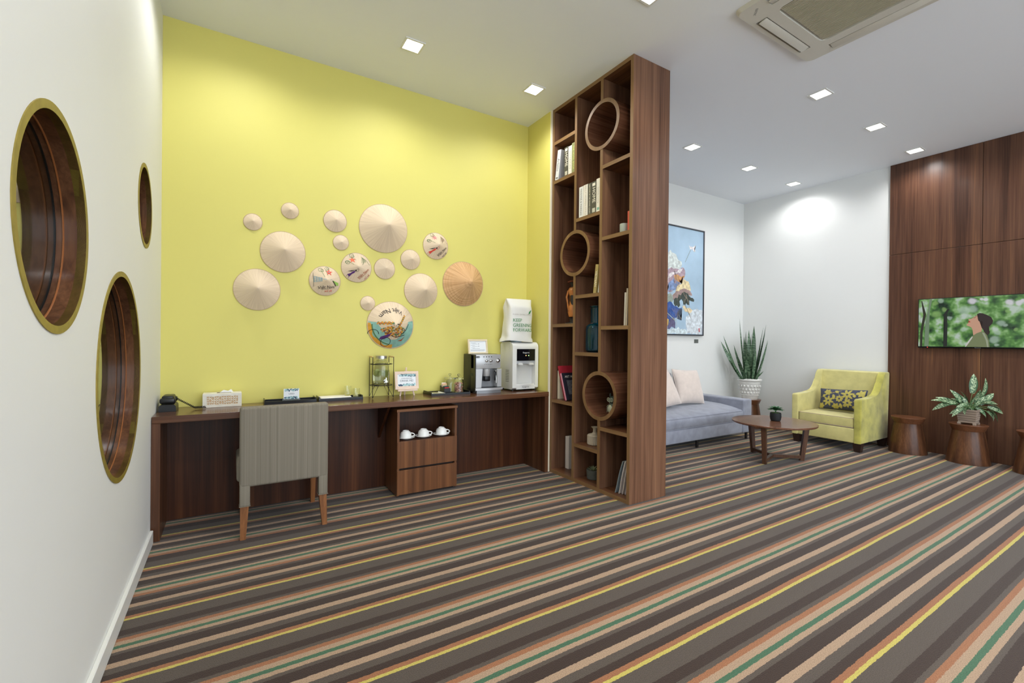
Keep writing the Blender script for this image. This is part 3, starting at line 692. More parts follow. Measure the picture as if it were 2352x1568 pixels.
def leaf_border2(parent, x0, x1, z, h, n):
    for ci, m2 in enumerate(FOL):
        b = B()
        for k in range(n):
            x = rnd.uniform(x0+h*.4, x1-h*.4); zz = z+rnd.uniform(-h/2, h/2)*.5; a = rnd.uniform(0, PI); L_ = h*rnd.uniform(.3, .55); W_ = L_*rnd.uniform(.4, .9)
            b.face([tuple(mt @ Vector((x+L_*math.cos(a)*math.cos(q)-W_*math.sin(a)*math.sin(q), -.0024-.0003*ci-.00003*k, zz+L_*math.sin(a)*math.cos(q)+W_*math.cos(a)*math.sin(q)))) for q in [2*PI*i/8 for i in range(8)]])
        b.done('printed_leaves', m2, parent, smooth=False)
leaf_border2(t2, -.08, .08, .117, .022, 14); leaf_border2(t2, -.08, .08, .037, .022, 14)
# black snack tray and what is on it
t = tray('serving_tray', 'long black tray with plate, sachet box and candy jars', 1.435, 1.80, 3.60, 3.80, BLKG, .018, grp='black lacquer trays')
zt = ZT+.0065
t = TH('plate', 'white rectangular plate with teaspoons on the snack tray', 'plate', 1.51, 3.69, zt)
B().prism([(1.452, zt+.010), (1.462, zt), (1.562, zt), (1.572, zt+.010), (1.564, zt+.012), (1.560, zt+.004), (1.464, zt+.004), (1.458, zt+.012)], 'y', 3.625, 3.765).done('dish', M('white_porcelain', (240, 240, 236), .2, coat=.3), t, smooth=False)
STEEL = M('stainless', (190, 186, 178), .2, 1.0)
for i, (dx, lb) in enumerate(((0, 'steel teaspoon on the white plate, leftmost'), (.025, 'steel teaspoon in the middle of the white plate'), (.05, 'steel teaspoon on the white plate, rightmost'))):
    s = TH('teaspoon', lb, 'spoon', 1.487+dx, 3.69, zt+.0045, 'teaspoons on the plate')
    q = zt+.007
    B().tube([(1.487+dx, 3.64, q), (1.487+dx, 3.70, q+.002), (1.487+dx, 3.722, q)], .0018, 6).done('handle', STEEL, s)
    B().ball((1.487+dx, 3.735, q), .011, 1, 1.5, .25).done('bowl', STEEL, s)
t = TH('sachet_box', 'black box of sugar and tea sachets on the snack tray', 'box', 1.60, 3.70, zt)
b = B()
b.prism([(3.655, zt), (3.755, zt), (3.755, zt+.062), (3.655, zt+.042)], 'x', 1.575, 1.579).prism([(3.655, zt), (3.755, zt), (3.755, zt+.062), (3.655, zt+.042)], 'x', 1.629, 1.633)
b.box(1.579, 1.629, 3.655, 3.659, zt, zt+.045).box(1.579, 1.629, 3.751, 3.755, zt, zt+.062).box(1.579, 1.629, 3.659, 3.751, zt, zt+.003)
b.done('box', BLKP, t, smooth=False)
SC = [((240, 236, 226), 'white paper sachet at the back of the black box', 3.745, .085), ((232, 168, 120), 'orange printed sachet in the black box', 3.735, .078), ((222, 190, 150), 'beige sachet in the black box', 3.722, .072), ((60, 100, 90), 'green tea bag sachet in the black box', 3.705, .06), ((40, 60, 66), 'dark teal tea bag sachet in the black box', 3.69, .056), ((190, 50, 44), 'red tea bag sachet at the front of the black box', 3.672, .05)]
for i, (c, lb, y, h) in enumerate(SC):
    tag(B().box(-.021, .021, -.0025, .0025, 0, h, .001, 1, mat=Matrix.Translation((1.604+.003*math.sin(i*2), y, zt+.004)) @ Matrix.Rotation(.12, 4, 'X')).done('sachet', M('sachet_%d' % i, c, .6), org=(1.604, y, zt+.004)), lb, 'sachet', 'sachets in the black box')
def candyjar(x, y, label, filled):
    t = TH('candy_jar', label, 'jar', x, y, zt, 'glass candy jars')
    B().lathe([(0, zt), (.042, zt), (.045, zt+.006), (.045, zt+.108), (.040, zt+.116), (.040, zt+.122), (.0375, zt+.122), (.0375, zt+.116), (.0425, zt+.106), (.0425, zt+.008), (0, zt+.005)], (x, y, 0), 32, 'z', cap=False).done('jar', GLS, t)
    B().lathe([(0, zt+.123), (.046, zt+.123), (.046, zt+.132), (.02, zt+.138), (.007, zt+.141), (.006, zt+.147), (.013, zt+.156), (.008, zt+.168), (0, zt+.17)], (x, y, 0), 28, 'z', cap=False).done('lid', GLS, t)
    if filled:
        cols = [M('candy_pink', (222, 158, 138), .5), M('candy_tan', (196, 140, 112), .5), M('candy_green', (166, 176, 120), .5)]
        bs = [B(), B(), B()]; r2 = random.Random(11)
        for k in range(130):
            a = r2.uniform(0, 2*PI); rr = .033*math.sqrt(r2.random()); zz = zt+.012+r2.random()**1.0*.075; ci = 0 if k % 5 < 3 else (1 if k % 5 == 3 or zz < zt+.06 else 2)
            mm = Matrix.Translation((x+rr*math.cos(a), y+rr*math.sin(a), zz)) @ Matrix.Rotation(r2.uniform(0, PI), 4, 'Z') @ Matrix.Rotation(r2.uniform(-.9, .9), 4, 'X')
            bs[ci].lathe([(.0035, -.011), (.005, -.009), (.005, .009), (.0035, .011)], (0, 0, 0), 7, 'y', mat=mm)
        for b_, c_ in zip(bs, cols): b_.done('wrapped_sweets', c_, t, kind='stuff')
    return t
candyjar(1.715, 3.665, 'lidded glass jar full of pink and green wrapped sweets', True)
candyjar(1.665, 3.742, 'clear lidded glass jar behind the sweets jar', False)
# coffee machine
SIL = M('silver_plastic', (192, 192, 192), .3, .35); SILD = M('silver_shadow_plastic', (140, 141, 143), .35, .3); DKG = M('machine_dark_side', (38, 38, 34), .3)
t = TH('coffee_machine', 'silver and black automatic coffee machine beside the water dispenser', 'coffee machine', 1.97, 3.69)
b = B().box(1.832, 2.108, 3.66, 3.812, ZT+.012, ZT+.348, .006, 2).box(1.832, 1.842, 3.575, 3.66, ZT+.012, ZT+.346, .003, 1); b.done('body', DKG, t)
B().box(1.832, 2.108, 3.600, 3.66, ZT+.218, ZT+.346, .006, 2).done('front_panel', SIL, t)
B().prism([(1.842, ZT+.05), (1.896, ZT+.05), (1.910, ZT+.218), (1.842, ZT+.218)], 'y', 3.578, 3.66).done('front_column', SIL, t, smooth=False)
B().box(2.062, 2.108, 3.580, 3.66, ZT+.05, ZT+.215, .004, 1).done('front_column', SIL, t)
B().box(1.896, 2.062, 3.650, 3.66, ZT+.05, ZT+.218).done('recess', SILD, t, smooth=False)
B().lathe([(.036, ZT+.216), (.034, ZT+.18), (.028, ZT+.150)], (1.968, 3.622, 0), 24, 'z').done('spout_housing', SIL, t)
B().box(1.940, 1.996, 3.59, 3.645, ZT+.105, ZT+.150, .006, 2).done('spout', BLKP, t)
B().tube([(2.045, 3.60, ZT+.19), (2.043, 3.585, ZT+.185), (2.040, 3.583, ZT+.11)], .009, 10).done('steam_grip', BLKP, t)
B().tube([(2.055, 3.60, ZT+.2), (2.058, 3.592, ZT+.13), (2.054, 3.59, ZT+.085)], .004, 8).done('steam_wand', STEEL, t)
trp = [(1.834+.276*k/16, 3.565-.022*math.sin(PI*k/16)) for k in range(17)]+[(2.11, 3.655), (1.834, 3.655)]
B().prism(trp, 'z', ZT+.028, ZT+.048).done('drip_tray', SIL, t, sharp=50)
B().prism([(1.97+(x-1.97)*.93, 3.61+(y-3.61)*.85) for x, y in trp], 'z', ZT+.048, ZT+.050).done('drip_grid', BLKP, t, smooth=False)
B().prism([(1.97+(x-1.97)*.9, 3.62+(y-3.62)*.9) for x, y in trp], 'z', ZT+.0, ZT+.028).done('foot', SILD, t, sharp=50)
for x, z in ((1.957, .29), (2.000, .29), (2.075, .29)):
    r_ = .013 if x < 2.05 else .019
    B().lathe([(r_, 3.601), (r_, 3.594), (r_*.8, 3.592), (r_*.75, 3.582), (0, 3.58)], (x, 0, ZT+z), 20, 'y').done('knob', TAPM, t)
b = B()
for k in range(4): b.ball((1.932+.026*k, 3.5995, ZT+.325), .005, 1, .3, 1, 10, 6)
for k in range(5): b.ball((1.942+.018*k, 3.5995, ZT+.256), .003, 1, .3, 1, 8, 6)
b.done('buttons', DKG, t)
B().prism([(1.852, ZT+.320), (1.858, ZT+.315), (1.886, ZT+.315), (1.892, ZT+.320), (1.892, ZT+.326), (1.886, ZT+.331), (1.858, ZT+.331), (1.852, ZT+.326)], 'y', 3.5992, 3.6).done('logo_plate', DKG, t, smooth=False)
text("DeLonghi", .009, lambda x, y: (1.872+x, 3.5988, ZT+.323+y), 'lettering', PAPER, t)
B().box(1.8305, 1.832, 3.62, 3.66, ZT+.155, ZT+.18).done('label_plate', M('side_label', (30, 44, 40), .5), t, smooth=False)
# framed notice on the machine
zf = ZT+.349
t = TH('picture_frame', 'small pale framed notice standing on top of the coffee machine', 'framed sign', 1.925, 3.72, zf)
mt = Matrix.Translation((1.925, 3.70, zf)) @ Matrix.Rotation(-.15, 4, 'X')
b = B(); PW2 = M('cream_frame', (228, 212, 178), .5)
for (x0, x1, z0_, z1_) in ((-.1, .1, .118, .134), (-.1, .1, 0, .016), (-.1, -.084, .016, .118), (.084, .1, .016, .118)): b.box(x0, x1, -.008, .004, z0_, z1_, .001, 1, mat=mt)
b.done('frame', PW2, t); B().box(-.085, .085, -.002, .002, .015, .119, mat=mt).done('card', PAPER, t, smooth=False)
B().box(-.01, .01, 0, .004, 0, .10, mat=Matrix.Translation((1.925, 3.765, zf)) @ Matrix.Rotation(.38, 4, 'X')).done('strut', PW2, t, smooth=False)
b = B()
for k, (x0, x1, z) in enumerate(((-.07, -.02, .098), (-.055, -.0, .090), (-.07, -.03, .075), (-.055, .0, .067), (-.07, -.03, .055), (-.055, .02, .047), (-.075, .07, .037), (-.075, .075, .031), (-.075, .06, .025))):
    b.face([tuple(mt @ Vector(p)) for p in ((x0, -.0024, z), (x1, -.0024, z), (x1, -.0024, z+.002), (x0, -.0024, z+.002))])
b.done('printed_lines', M('faint_print', (150, 155, 160), .6), t, smooth=False)
b = B()
for z in (.092, .070): b.ball(tuple(mt @ Vector((.01, -.0022, z))), .004, 1, .1, 1, 10, 5)
b.done('printed_icons', PG, t)
# water dispenser
WP = M('white_dispenser_plastic', (232, 232, 228), .25, coat=.2); WPI = M('white_dispenser_recess', (214, 214, 212), .35)
t = TH('water_dispenser', 'white tabletop hot and cold water dispenser at the right end of the desk', 'water dispenser', 2.375, 3.70)
fx0, fx1, fy = 2.228, 2.518, 3.585
prof = [(fy+.02, ZT+.015), (fy, ZT+.03), (fy, ZT+.41)]+[(fy+.05-.05*math.cos(a), ZT+.41+.05*math.sin(a)) for a in [k*PI/10 for k in range(1, 6)]]+[(3.78, ZT+.46), (3.812, ZT+.44), (3.812, ZT+.015)]
b = B().prism(prof, 'x', fx0, fx0+.045).prism(prof, 'x', fx1-.035, fx1); b.done('side_shell', WP, t, sharp=40)
b = B().box(fx0+.045, fx1-.035, fy+.06, 3.812, ZT+.015, ZT+.43); b.done('core', WPI, t, smooth=False)
top = [(fy+.001, ZT+.395)]+[(fy+.05-.05*math.cos(a), ZT+.41+.05*math.sin(a)) for a in [k*PI/10 for k in range(0, 6)]]+[(3.78, ZT+.46), (3.812, ZT+.44), (3.812, ZT+.395)]
B().prism(top, 'x', fx0+.045, fx1-.035).done('top_shell', WP, t, sharp=40)
B().box(fx0+.047, fx1-.037, fy+.002, fy+.06, ZT+.285, ZT+.393, .002, 1).done('control_panel', M('gloss_black_panel', (14, 14, 20), .12), t)
text('Kangaroo', .019, lambda x, y: (2.378+x, fy+.0014, ZT+.360+y), 'lettering', PAPER, t, bold=.0003)
for x, m_ in ((2.378, M('led_amber', (255, 190, 120), .5, emit=4.0)), (2.408, M('led_green', (170, 240, 140), .5, emit=4.0))):
    B().ball((x, fy+.002, ZT+.333), .0045, 1, .3, 1, 10, 6).done('indicator_light', m_, t)
B().box(fx0+.047, fx1-.037, fy+.010, fy+.06, ZT+.252, ZT+.284, .004, 2).done('tap_bar', M('tap_bar_grey', (176, 178, 182), .35), t)
for x in (2.315, 2.438):
    B().prism([(x-.022, ZT+.245), (x+.022, ZT+.245), (x+.015, ZT+.265), (x-.015, ZT+.265)], 'y', fy-.012, fy+.03).done('tap', WP, t, smooth=False)
B().prism([(fx0+.047, fy+.06)]+[(fx0+.047+.206*k/12, fy+.012-.016*math.sin(PI*k/12)) for k in range(13)]+[(fx1-.037, fy+.06)], 'z', ZT+.052, ZT+.064).done('drip_tray', WP, t, sharp=50)
B().box(fx0+.045, fx1-.035, fy+.004, fy+.06, ZT+.015, ZT+.052).done('front_base', WP, t, smooth=False)
text('Kangaroo', .02, lambda x, y: (2.378+x, fy+.0034, ZT+.036+y), 'lettering', M('print_black', (30, 30, 32), .5), t, bold=.0003)
b = B()
for k in range(8): b.box(fx0-.0012, fx0, 3.65, 3.71, ZT+.085+k*.015, ZT+.089+k*.015)
b.done('vent_slots', M('vent_grey', (110, 108, 100), .6), t, smooth=False, kind='stuff')
B().lathe([(.0, fy+.0585), (.013, fy+.0585), (.013, fy+.060)], (2.297, 0, ZT+.185), 20, 'y').done('sticker', M('yellow_sticker', (226, 176, 40), .5), t)
b = B()
for x in (2.25, 2.50):
    for y in (3.62, 3.79): b.lathe([(.01, ZT), (.01, ZT+.016)], (x, y, 0), 12, 'z')
b.done('feet', BLKP, t)
# covered bottle
BAG = M('white_bag_fabric', (232, 231, 226), .85, bump=.15, bscale=120)
zb = ZT+.4645
t = TH('water_bottle_cover', 'white fabric bag printed KEEP GREENING FORWARD covering the upturned bottle', 'bottle cover', 2.33, 3.69, zb)
b = B(); NA, NZ = 44, 22; rows = []
def bagp(a, f):
    ca, sa = math.cos(a), math.sin(a)
    wx = .137-.010*math.sin(PI*f)+.006*(1-f)+(.012 if f < .05 else 0); wy = .105-.012*f
    if f > .8: wy *= 1-(f-.8)*3.2
    n = 4.2
    k = (abs(ca)**n+abs(sa)**n)**(-1/n)
    wr = .0028*math.sin(a*5+f*9)+.003*math.sin(f*16+a*3)*(1 if f < .25 or f > .75 else .35)
    z = zb+.002+f*.405+(.008*math.sin(a*2) if f < .02 else 0)
    return (2.333+f*.016+(wx+wr)*ca*k, 3.69+(wy+wr)*sa*k*.92, z)
for j in range(NZ+1): rows.append([b.bm.verts.new(bagp(2*PI*i/NA, j/NZ)) for i in range(NA)])
for j in range(NZ):
    for i in range(NA): b.bm.faces.new((rows[j][i], rows[j][(i+1) % NA], rows[j+1][(i+1) % NA], rows[j+1][i]))
b.bm.faces.new(rows[-1]); b.done('bag', BAG, t, sharp=70)
GP = M('green_print', (70, 140, 84), .6); GP2 = M('pale_grey_print', (178, 172, 166), .6)
def bagfront(x, z):
    f = max(0, min(1, (z-zb-.002)/.405)); best = None
    for k in range(60):
        a = PI+PI*k/59; p = bagp(a, f); d = abs(p[0]-x)
        if best is None or d < best[0]: best = (d, p[1])
    lo = None
    A = [bagp(PI+PI*k/240, f) for k in range(241)]
    for p, q in zip(A, A[1:]):
        if p[0] <= x <= q[0] and q[0] > p[0]: lo = p[1]+(q[1]-p[1])*(x-p[0])/(q[0]-p[0])
    return (x, (lo if lo is not None else best[1])-.0035, z)
for s, z, sz in (('KEEP', .200, .046), ('GREENING', .153, .046), ('FORWARD', .108, .046)):
    text(s, sz, lambda x, y: bagfront(2.238+x*.95, zb+z+y), 'lettering', GP, t, align='LEFT', bold=.0002)
text('FUSION CENTRAL LIVING', .018, lambda x, y: bagfront(2.238+x*.95, zb+.255+y), 'lettering', GP2, t, align='LEFT')
b = B(); b.face([bagfront(2.408+x, zb+.272+z) for x, z in ((0, -.012), (.018, -.004), (.030, .018), (.036, .032), (.018, .022), (.004, .010))]); b.done('printed_leaf', GP, t, smooth=False)
B().lathe([(.055, zb-.004), (.055, zb+.012)], (2.33, 3.69, 0), 24, 'z').done('bottle_neck', M('bottle_plastic', (170, 190, 200), .2), t)
# cups and saucers in the cabinet
t = TH('saucer', 'white saucer on the left of the cabinet shelf', 'saucer', 1.19, 3.515, .4305, 'white saucers on the cabinet shelf')
PORC = MC['white_porcelain']
B().lathe([(0, .4305), (.03, .4305), (.034, .433), (.062, .441), (.068, .446), (.066, .4475), (.05, .4415), (.03, .437), (0, .4365)], (1.19, 3.515, 0), 40, 'z', cap=False).done('dish', PORC, t)
c = TH('cup', 'upturned white cup on the left saucer of the cabinet shelf', 'cup', 1.19, 3.515, .438, 'upturned white cups')
zc = .4385
B().lathe([(0, zc+.056), (.02, zc+.056), (.021, zc+.060), (.024, zc+.060), (.026, zc+.054), (.036, zc+.048), (.044, zc+.034), (.044, zc+.010), (.0455, zc), (.043, zc), (.042, zc+.012), (.041, zc+.03), (.034, zc+.044), (0, zc+.05)], (1.185, 3.512, 0), 40, 'z', cap=False).done('bowl', PORC, c, sharp=45)
B().tube([(1.185+.040+.026*math.sin(PI*k/12), 3.505-.012*math.sin(PI*k/12), zc+.023+.014*math.cos(PI*k/12)) for k in range(13)], .0042, 8).done('handle', PORC, c)
dup(t, (1.333, 3.513, .4305), 'white saucer in the middle of the cabinet shelf'); dup(t, (1.487, 3.510, .4305), 'white saucer on the right of the cabinet shelf')
dup(c, (1.338, 3.513, .438), 'upturned white cup on the middle saucer of the cabinet shelf'); dup(c, (1.492, 3.510, .438), 'upturned white cup on the right saucer of the cabinet shelf')
# ---------------------------------------------------------------- desk chair
GF = wood('grey_slub_fabric', 'z', [(116, 109, 96), (126, 119, 105), (132, 125, 111), (142, 135, 120)], .9, across=110)
CHW = wood('chair_leg_wood', 'z', [(92, 56, 30), (118, 74, 40), (134, 86, 48), (150, 100, 60)], .35, across=40)
t = thing('desk_chair', 'grey fabric upholstered chair with tapered wooden legs pushed to the desk', 'chair', (.297, 3.44, 0))
B().box(.044, .550, 3.188, 3.252, .312, .803, .018, 4).done('backrest', GF, t)
B().box(.030, .556, 3.235, 3.70, .335, .455, .022, 4).done('seat', GF, t)
for x0, x1, xa, xb in ((.046, .102, .050, .080), (.492, .548, .514, .544)):
    o = B().box(x0, x1, 3.190, 3.252, .197, .34, .008, 3).done('leg', GF, t); o['label'] = 'fabric-wrapped rear leg with tapered wooden foot'
    b = B(); tp = [(x0+.004, 3.194), (x1-.006, 3.194), (x1-.006, 3.247), (x0+.004, 3.247)]; bt = [(xa, 3.178), (xb, 3.178), (xb, 3.206), (xa, 3.206)]
    A_ = [b.bm.verts.new((p[0], p[1], .198)) for p in tp]; D_ = [b.bm.verts.new((p[0], p[1], 0)) for p in bt]
    b.bm.faces.new(A_); b.bm.faces.new(D_[::-1])
    for i in range(4): b.bm.faces.new((A_[i], D_[i], D_[(i+1) % 4], A_[(i+1) % 4]))
    b.done('foot', CHW, o, smooth=False)
    B().tube([(x0-.001, 3.188, .199), (x1+.001, 3.188, .199), (x1+.001, 3.254, .199), (x0-.001, 3.254, .199)], .0022, 5, True).done('piping', GF, o)
for x0 in (.05, .504):
    b = B(); tp = [(x0, 3.655), (x0+.046, 3.655), (x0+.046, 3.695), (x0, 3.695)]; bt = [(x0+.006, 3.66), (x0+.034, 3.66), (x0+.034, 3.688), (x0+.006, 3.688)]
    A_ = [b.bm.verts.new((p[0], p[1], .34)) for p in tp]; D_ = [b.bm.verts.new((p[0], p[1], 0)) for p in bt]
    b.bm.faces.new(A_); b.bm.faces.new(D_[::-1])
    for i in range(4): b.bm.faces.new((A_[i], D_[i], D_[(i+1) % 4], A_[(i+1) % 4]))
    b.done('leg', CHW, t, smooth=False)
B().tube([(.052, 3.196, .318), (.052, 3.193, .78), (.066, 3.193, .794), (.528, 3.193, .794), (.542, 3.193, .78), (.542, 3.196, .318)], .0025, 5).done('seam', GF, t)
# ---------------------------------------------------------------- books
PAGES = M('page_block', (226, 216, 196), .8)
def book(y0, th, z0, h, x0, depth, col, label, tilt=0, group=None, txt=None, tcol=None, tsize=None, band=None, extra=None):
    """upright book, spine to -x; y0 = larger-y bottom corner, tilt>0 leans to -y (degrees)"""
    t = thing('book', label, 'book', (x0+depth/2, y0-th/2, z0), group)
    piv = Matrix.Translation((0, y0-(th if tilt > 0 else 0), z0+.0005)) @ Matrix.Rotation(math.radians(tilt), 4, 'X') @ Matrix.Translation((0, -(y0-(th if tilt > 0 else 0)), -z0-.0005))
    cm = M('cover_%02x%02x%02x' % col, col, .5, coat=.1)
    b = B(); y1 = y0-th
    b.box(x0, x0+.003, y1, y0, z0, z0+h, .0008, 1, mat=piv).box(x0+.003, x0+depth, y1, y1+.002, z0, z0+h, mat=piv).box(x0+.003, x0+depth, y0-.002, y0, z0, z0+h, mat=piv)
    b.done('cover', cm, t, smooth=False)
    B().box(x0+.003, x0+depth-.004, y1+.002, y0-.002, z0+.003, z0+h-.003, mat=piv).done('page_block', PAGES, t, smooth=False)
    yc = (y0+y1)/2
    if txt:
        ts = tsize or th*.62
        text(txt, ts, lambda x, y: tuple(piv @ Vector((x0-.0006, yc-y, z0+h*.5-x*.92))), 'lettering', tcol or DK, t, bold=.0004)
    if band:
        for (f0, f1, bc_) in band:
            B().box(x0-.0005, x0, y1+th*.2, y0-th*.2, z0+h*f0, z0+h*f1, mat=piv).done('spine_label', M('band_%02x%02x%02x' % bc_, bc_, .5), t, smooth=False)
    if extra: extra(t, piv)
    return t
G1, G2 = 'books on the upper left bookcase shelf', 'books on the second bookcase shelf'
INK = M('spine_ink', (50, 48, 50), .6); CREAMI = M('spine_cream_ink', (236, 230, 214), .6); YG = M('spine_lime_ink', (214, 222, 120), .6); GREYI = M('spine_pale_ink', (180, 172, 160), .6)
def ex(t, piv):
    B().box(2.60, 2.64, 3.3335, 3.334, 2.82, 2.86, mat=piv).done('cover_square', M('emblem_black', (28, 30, 36), .5), t, smooth=False)
book(3.384, .050, 2.7075, .268, 2.546, .22, (222, 222, 224), 'leaning white book lettered Arletto, upper left of the bookcase', 8.5, G1, 'Arletto', INK, .042, [(.04, .09, (110, 110, 112))], ex)
book(3.246, .054, 2.7075, .258, 2.546, .22, (78, 76, 66), 'dark HOME book beside the leaning white one', 0, G1, 'HOME   ', CREAMI, .050, [(.86, .95, (232, 226, 210)), (.03, .16, (200, 196, 180))])
book(3.190, .048, 2.7075, .250, 2.546, .22, (232, 226, 212), 'cream book between HOME and the green hotel book', 0, G1, 'INTERIORS', GREYI, .036)
book(3.141, .044, 2.7075, .262, 2.546, .22, (140, 142, 98), 'olive green book titled THE HOTEL BOOK', 0, G1, 'THE HOTEL BOOK', YG, .027)
book(3.036, .052, 2.2875, .262, 2.546, .22, (228, 228, 226), 'white book with black capitals, leftmost on the second shelf', 0, G2, 'MAISONS & MARINAS', INK, .026)
book(2.980, .055, 2.2875, .264, 2.546, .22, (234, 228, 216), 'cream KELLY HOPPEN STYLE book on the second shelf', 0, G2, 'KELLY HOPPEN STYLE', GREYI, .028)
book(2.922, .042, 2.2875, .262, 2.546, .22, (84, 82, 72), 'narrow dark book between cream book and HOME, second shelf', 0, G2, 'HERITAGE OF THE GRAND COURT', CREAMI, .017)
book(2.878, .058, 2.2875, .262, 2.546, .22, (78, 76, 66), 'dark HOME book on the second shelf', 0, G2, 'HOME   ', CREAMI, .050, [(.86, .95, (232, 226, 210)), (.03, .16, (200, 196, 180))])
book(2.818, .046, 2.2875, .272, 2.546, .22, (228, 222, 208), 'cream book with a green sprig, rightmost on the second shelf', 0, G2, 'Seaside Living', GREYI, .026, [(.05, .13, (130, 176, 156))])
book(2.520, .060, 2.0685, .165, 2.60, .20, (206, 84, 66), 'coral red book beside the pale candle cup')
book(2.868, .036, 1.6225, .238, 2.566, .20, (170, 150, 92), 'gold book lettered VIETNAM leaning under the middle tube', 7, None, 'VIETNAM', CREAMI, .034)
book(2.817, .018, 1.6225, .215, 2.572, .20, (222, 222, 218), 'thin white book behind the gold one', 7)
book(3.384, .032, .6835, .262, 2.60, .20, (214, 204, 182), 'cream book standing at the left of the lower left shelf')
def exr(t, piv): pass
book(3.262, .018, .6835, .32, 2.585, .22, (168, 40, 54), 'tall red book leaning left on the lower left shelf', -19)
def exp_(t, piv):
    text('ART HOTELS', .030, lambda x, y: tuple(piv @ Vector((2.588+x, 3.2205-.0310, .6835+.215+y))), 'lettering', CREAMI, t, align='LEFT')
    B().box(2.60, 2.72, 3.1892, 3.1896, .735, .865, mat=piv).done('cover_picture', M('cover_grey_picture', (92, 92, 98), .5, var=.4, vscale=60), t, smooth=False)
book(3.220, .030, .6835, .252, 2.562, .22, (34, 32, 44), 'black ART HOTELS book with pink spine leaning on the red book', -19, None, None, None, None, [(.0, 1.0, (232, 150, 168))], exp_)
book(3.366, .014, .0305, .295, 2.685, .20, (120, 130, 126), 'thin patterned book at the bottom left of the bookcase', 0, None, 'LIVING', CREAMI, .012)
book(3.349, .050, .0305, .300, 2.675, .20, (216, 208, 198), 'thick off-white book at the bottom left of the bookcase')
book(2.524, .014, 1.3485, .255, 2.575, .20, (206, 198, 182), 'thin pale book beside the bookcase end panel, nearer the divider', 1.5)
book(2.505, .014, 1.3485, .285, 2.575, .20, (186, 172, 150), 'thin tan book right against the bookcase end panel', 1.5)
for i, (yb, yt, c, lb) in enumerate(((2.612, 2.532, (122, 134, 140), 'grey-blue magazine sagging furthest from the end panel'), (2.580, 2.515, (212, 204, 198), 'pale magazine, second from the divider side'), (2.556, 2.502, (196, 186, 180), 'pale magazine, third from the divider side'), (2.533, 2.489, (186, 176, 176), 'pale pinkish magazine nearest the end panel'))):
    b = B(); L_ = []; th = .009
    for k in range(9):
        f = k/8; L_.append((yb+(yt-yb)*(f**.75)+.010*math.sin(PI*f)*(1 if i < 2 else .4), .031+.265*f))
    b.prism(L_+[(p[0]-th, p[1]) for p in L_[::-1]], 'x', 2.585+.01*i, 2.79)
    tag(b.done('magazine', M('magazine_%d' % i, c, .5, var=.1, vscale=40), org=(2.68, yb-.005, .0305), sharp=50), lb, 'magazine', 'magazines at the bottom of the bookcase')
# ---------------------------------------------------------------- ornaments
t = tag(B().lathe([(0, 2.0685), (.034, 2.0685), (.036, 2.072), (.036, 2.152), (.034, 2.155), (.031, 2.152), (.030, 2.12), (0, 2.118)], (2.64, 2.592, 0), 28, 'z', cap=False).done('candle_cup', M('celadon_ceramic', (176, 184, 170), .35), org=(2.64, 2.592, 2.0685)), 'pale green ceramic cup beside the coral red book', 'cup')
FO = M('figurine_wood', (196, 122, 52), .3, coat=.4, var=.2, vscale=20); FB = M('figurine_black', (34, 28, 26), .35, coat=.3)
fx, fy_ = 2.68, 3.268
t = thing('figurine', 'carved wooden lady figurine with flared hat on a black base', 'figurine', (fx, fy_, 1.3805))
B().lathe([(0, 1.3805), (.072, 1.3805), (.070, 1.392), (.03, 1.398), (.03, 1.432), (.034, 1.44), (0, 1.446)], (fx, fy_, 0), 24).done('base', FB, t)
B().lathe([(0, 1.446), (.036, 1.446), (.047, 1.49), (.044, 1.53), (.034, 1.555), (.030, 1.60), (.030, 1.64), (.042, 1.668), (.046, 1.69), (.036, 1.712), (.018, 1.722), (0, 1.724)], (fx, fy_, 0), 24, cap=False).done('body', FO, t)
B().lathe([(.031, 1.555), (.0325, 1.60), (.031, 1.645)], (fx, fy_-.006, 0), 20, cap=False).done('sash', FB, t)
B().lathe([(0, 1.722), (.014, 1.722), (.020, 1.742), (.034, 1.765), (0, 1.766)], (fx, fy_, 0), 20, cap=False).done('neck_and_hair', FB, t)
B().lathe([(0, 1.766), (.052, 1.766), (.054, 1.769), (.03, 1.782), (0, 1.788)], (fx, fy_, 0), 24, cap=False).done('hat', M('figurine_hat', (140, 76, 50), .4), t)
B().tube([(fx-.03, fy_+.03, 1.69), (fx-.045, fy_+.036, 1.63), (fx-.042, fy_+.02, 1.56), (fx-.046, fy_, 1.50)], .009, 8).done('arm', FO, t)
TE = M('teal_glass', (10, 128, 158), .03, trans=.9, ior=1.45)
t = thing('glass_bottle', 'tall teal glass bottle vase with ribbed body on the bookcase', 'bottle', (2.70, 2.965, 1.1295))
z0 = 1.1295; b = B(); seg = 48; rows = []
pf = [(0, 0), (.085, 0), (.098, .012), (.100, .03), (.100, .20), (.096, .222), (.080, .240), (.060, .248), (.056, .262), (.056, .385), (.066, .392), (.066, .400), (.052, .400), (.052, .262), (.076, .232), (.095, .205), (.095, .02), (0, .008)]
for r_, h_ in pf:
    rows.append([b.bm.verts.new((2.70+.965*r_*(1+(.012 if .02 < h_ < .21 and k % 4 == 0 else 0))*math.cos(2*PI*k/seg), 2.962+.965*r_*(1+(.012 if .02 < h_ < .21 and k % 4 == 0 else 0))*math.sin(2*PI*k/seg), z0+h_)) for k in range(seg)])
for A_, D_ in zip(rows, rows[1:]):
    for k in range(seg): b.bm.faces.new((A_[k], A_[(k+1) % seg], D_[(k+1) % seg], D_[k]))
bmesh.ops.remove_doubles(b.bm, verts=b.bm.verts[:], dist=1e-5); b.done('body', TE, t)
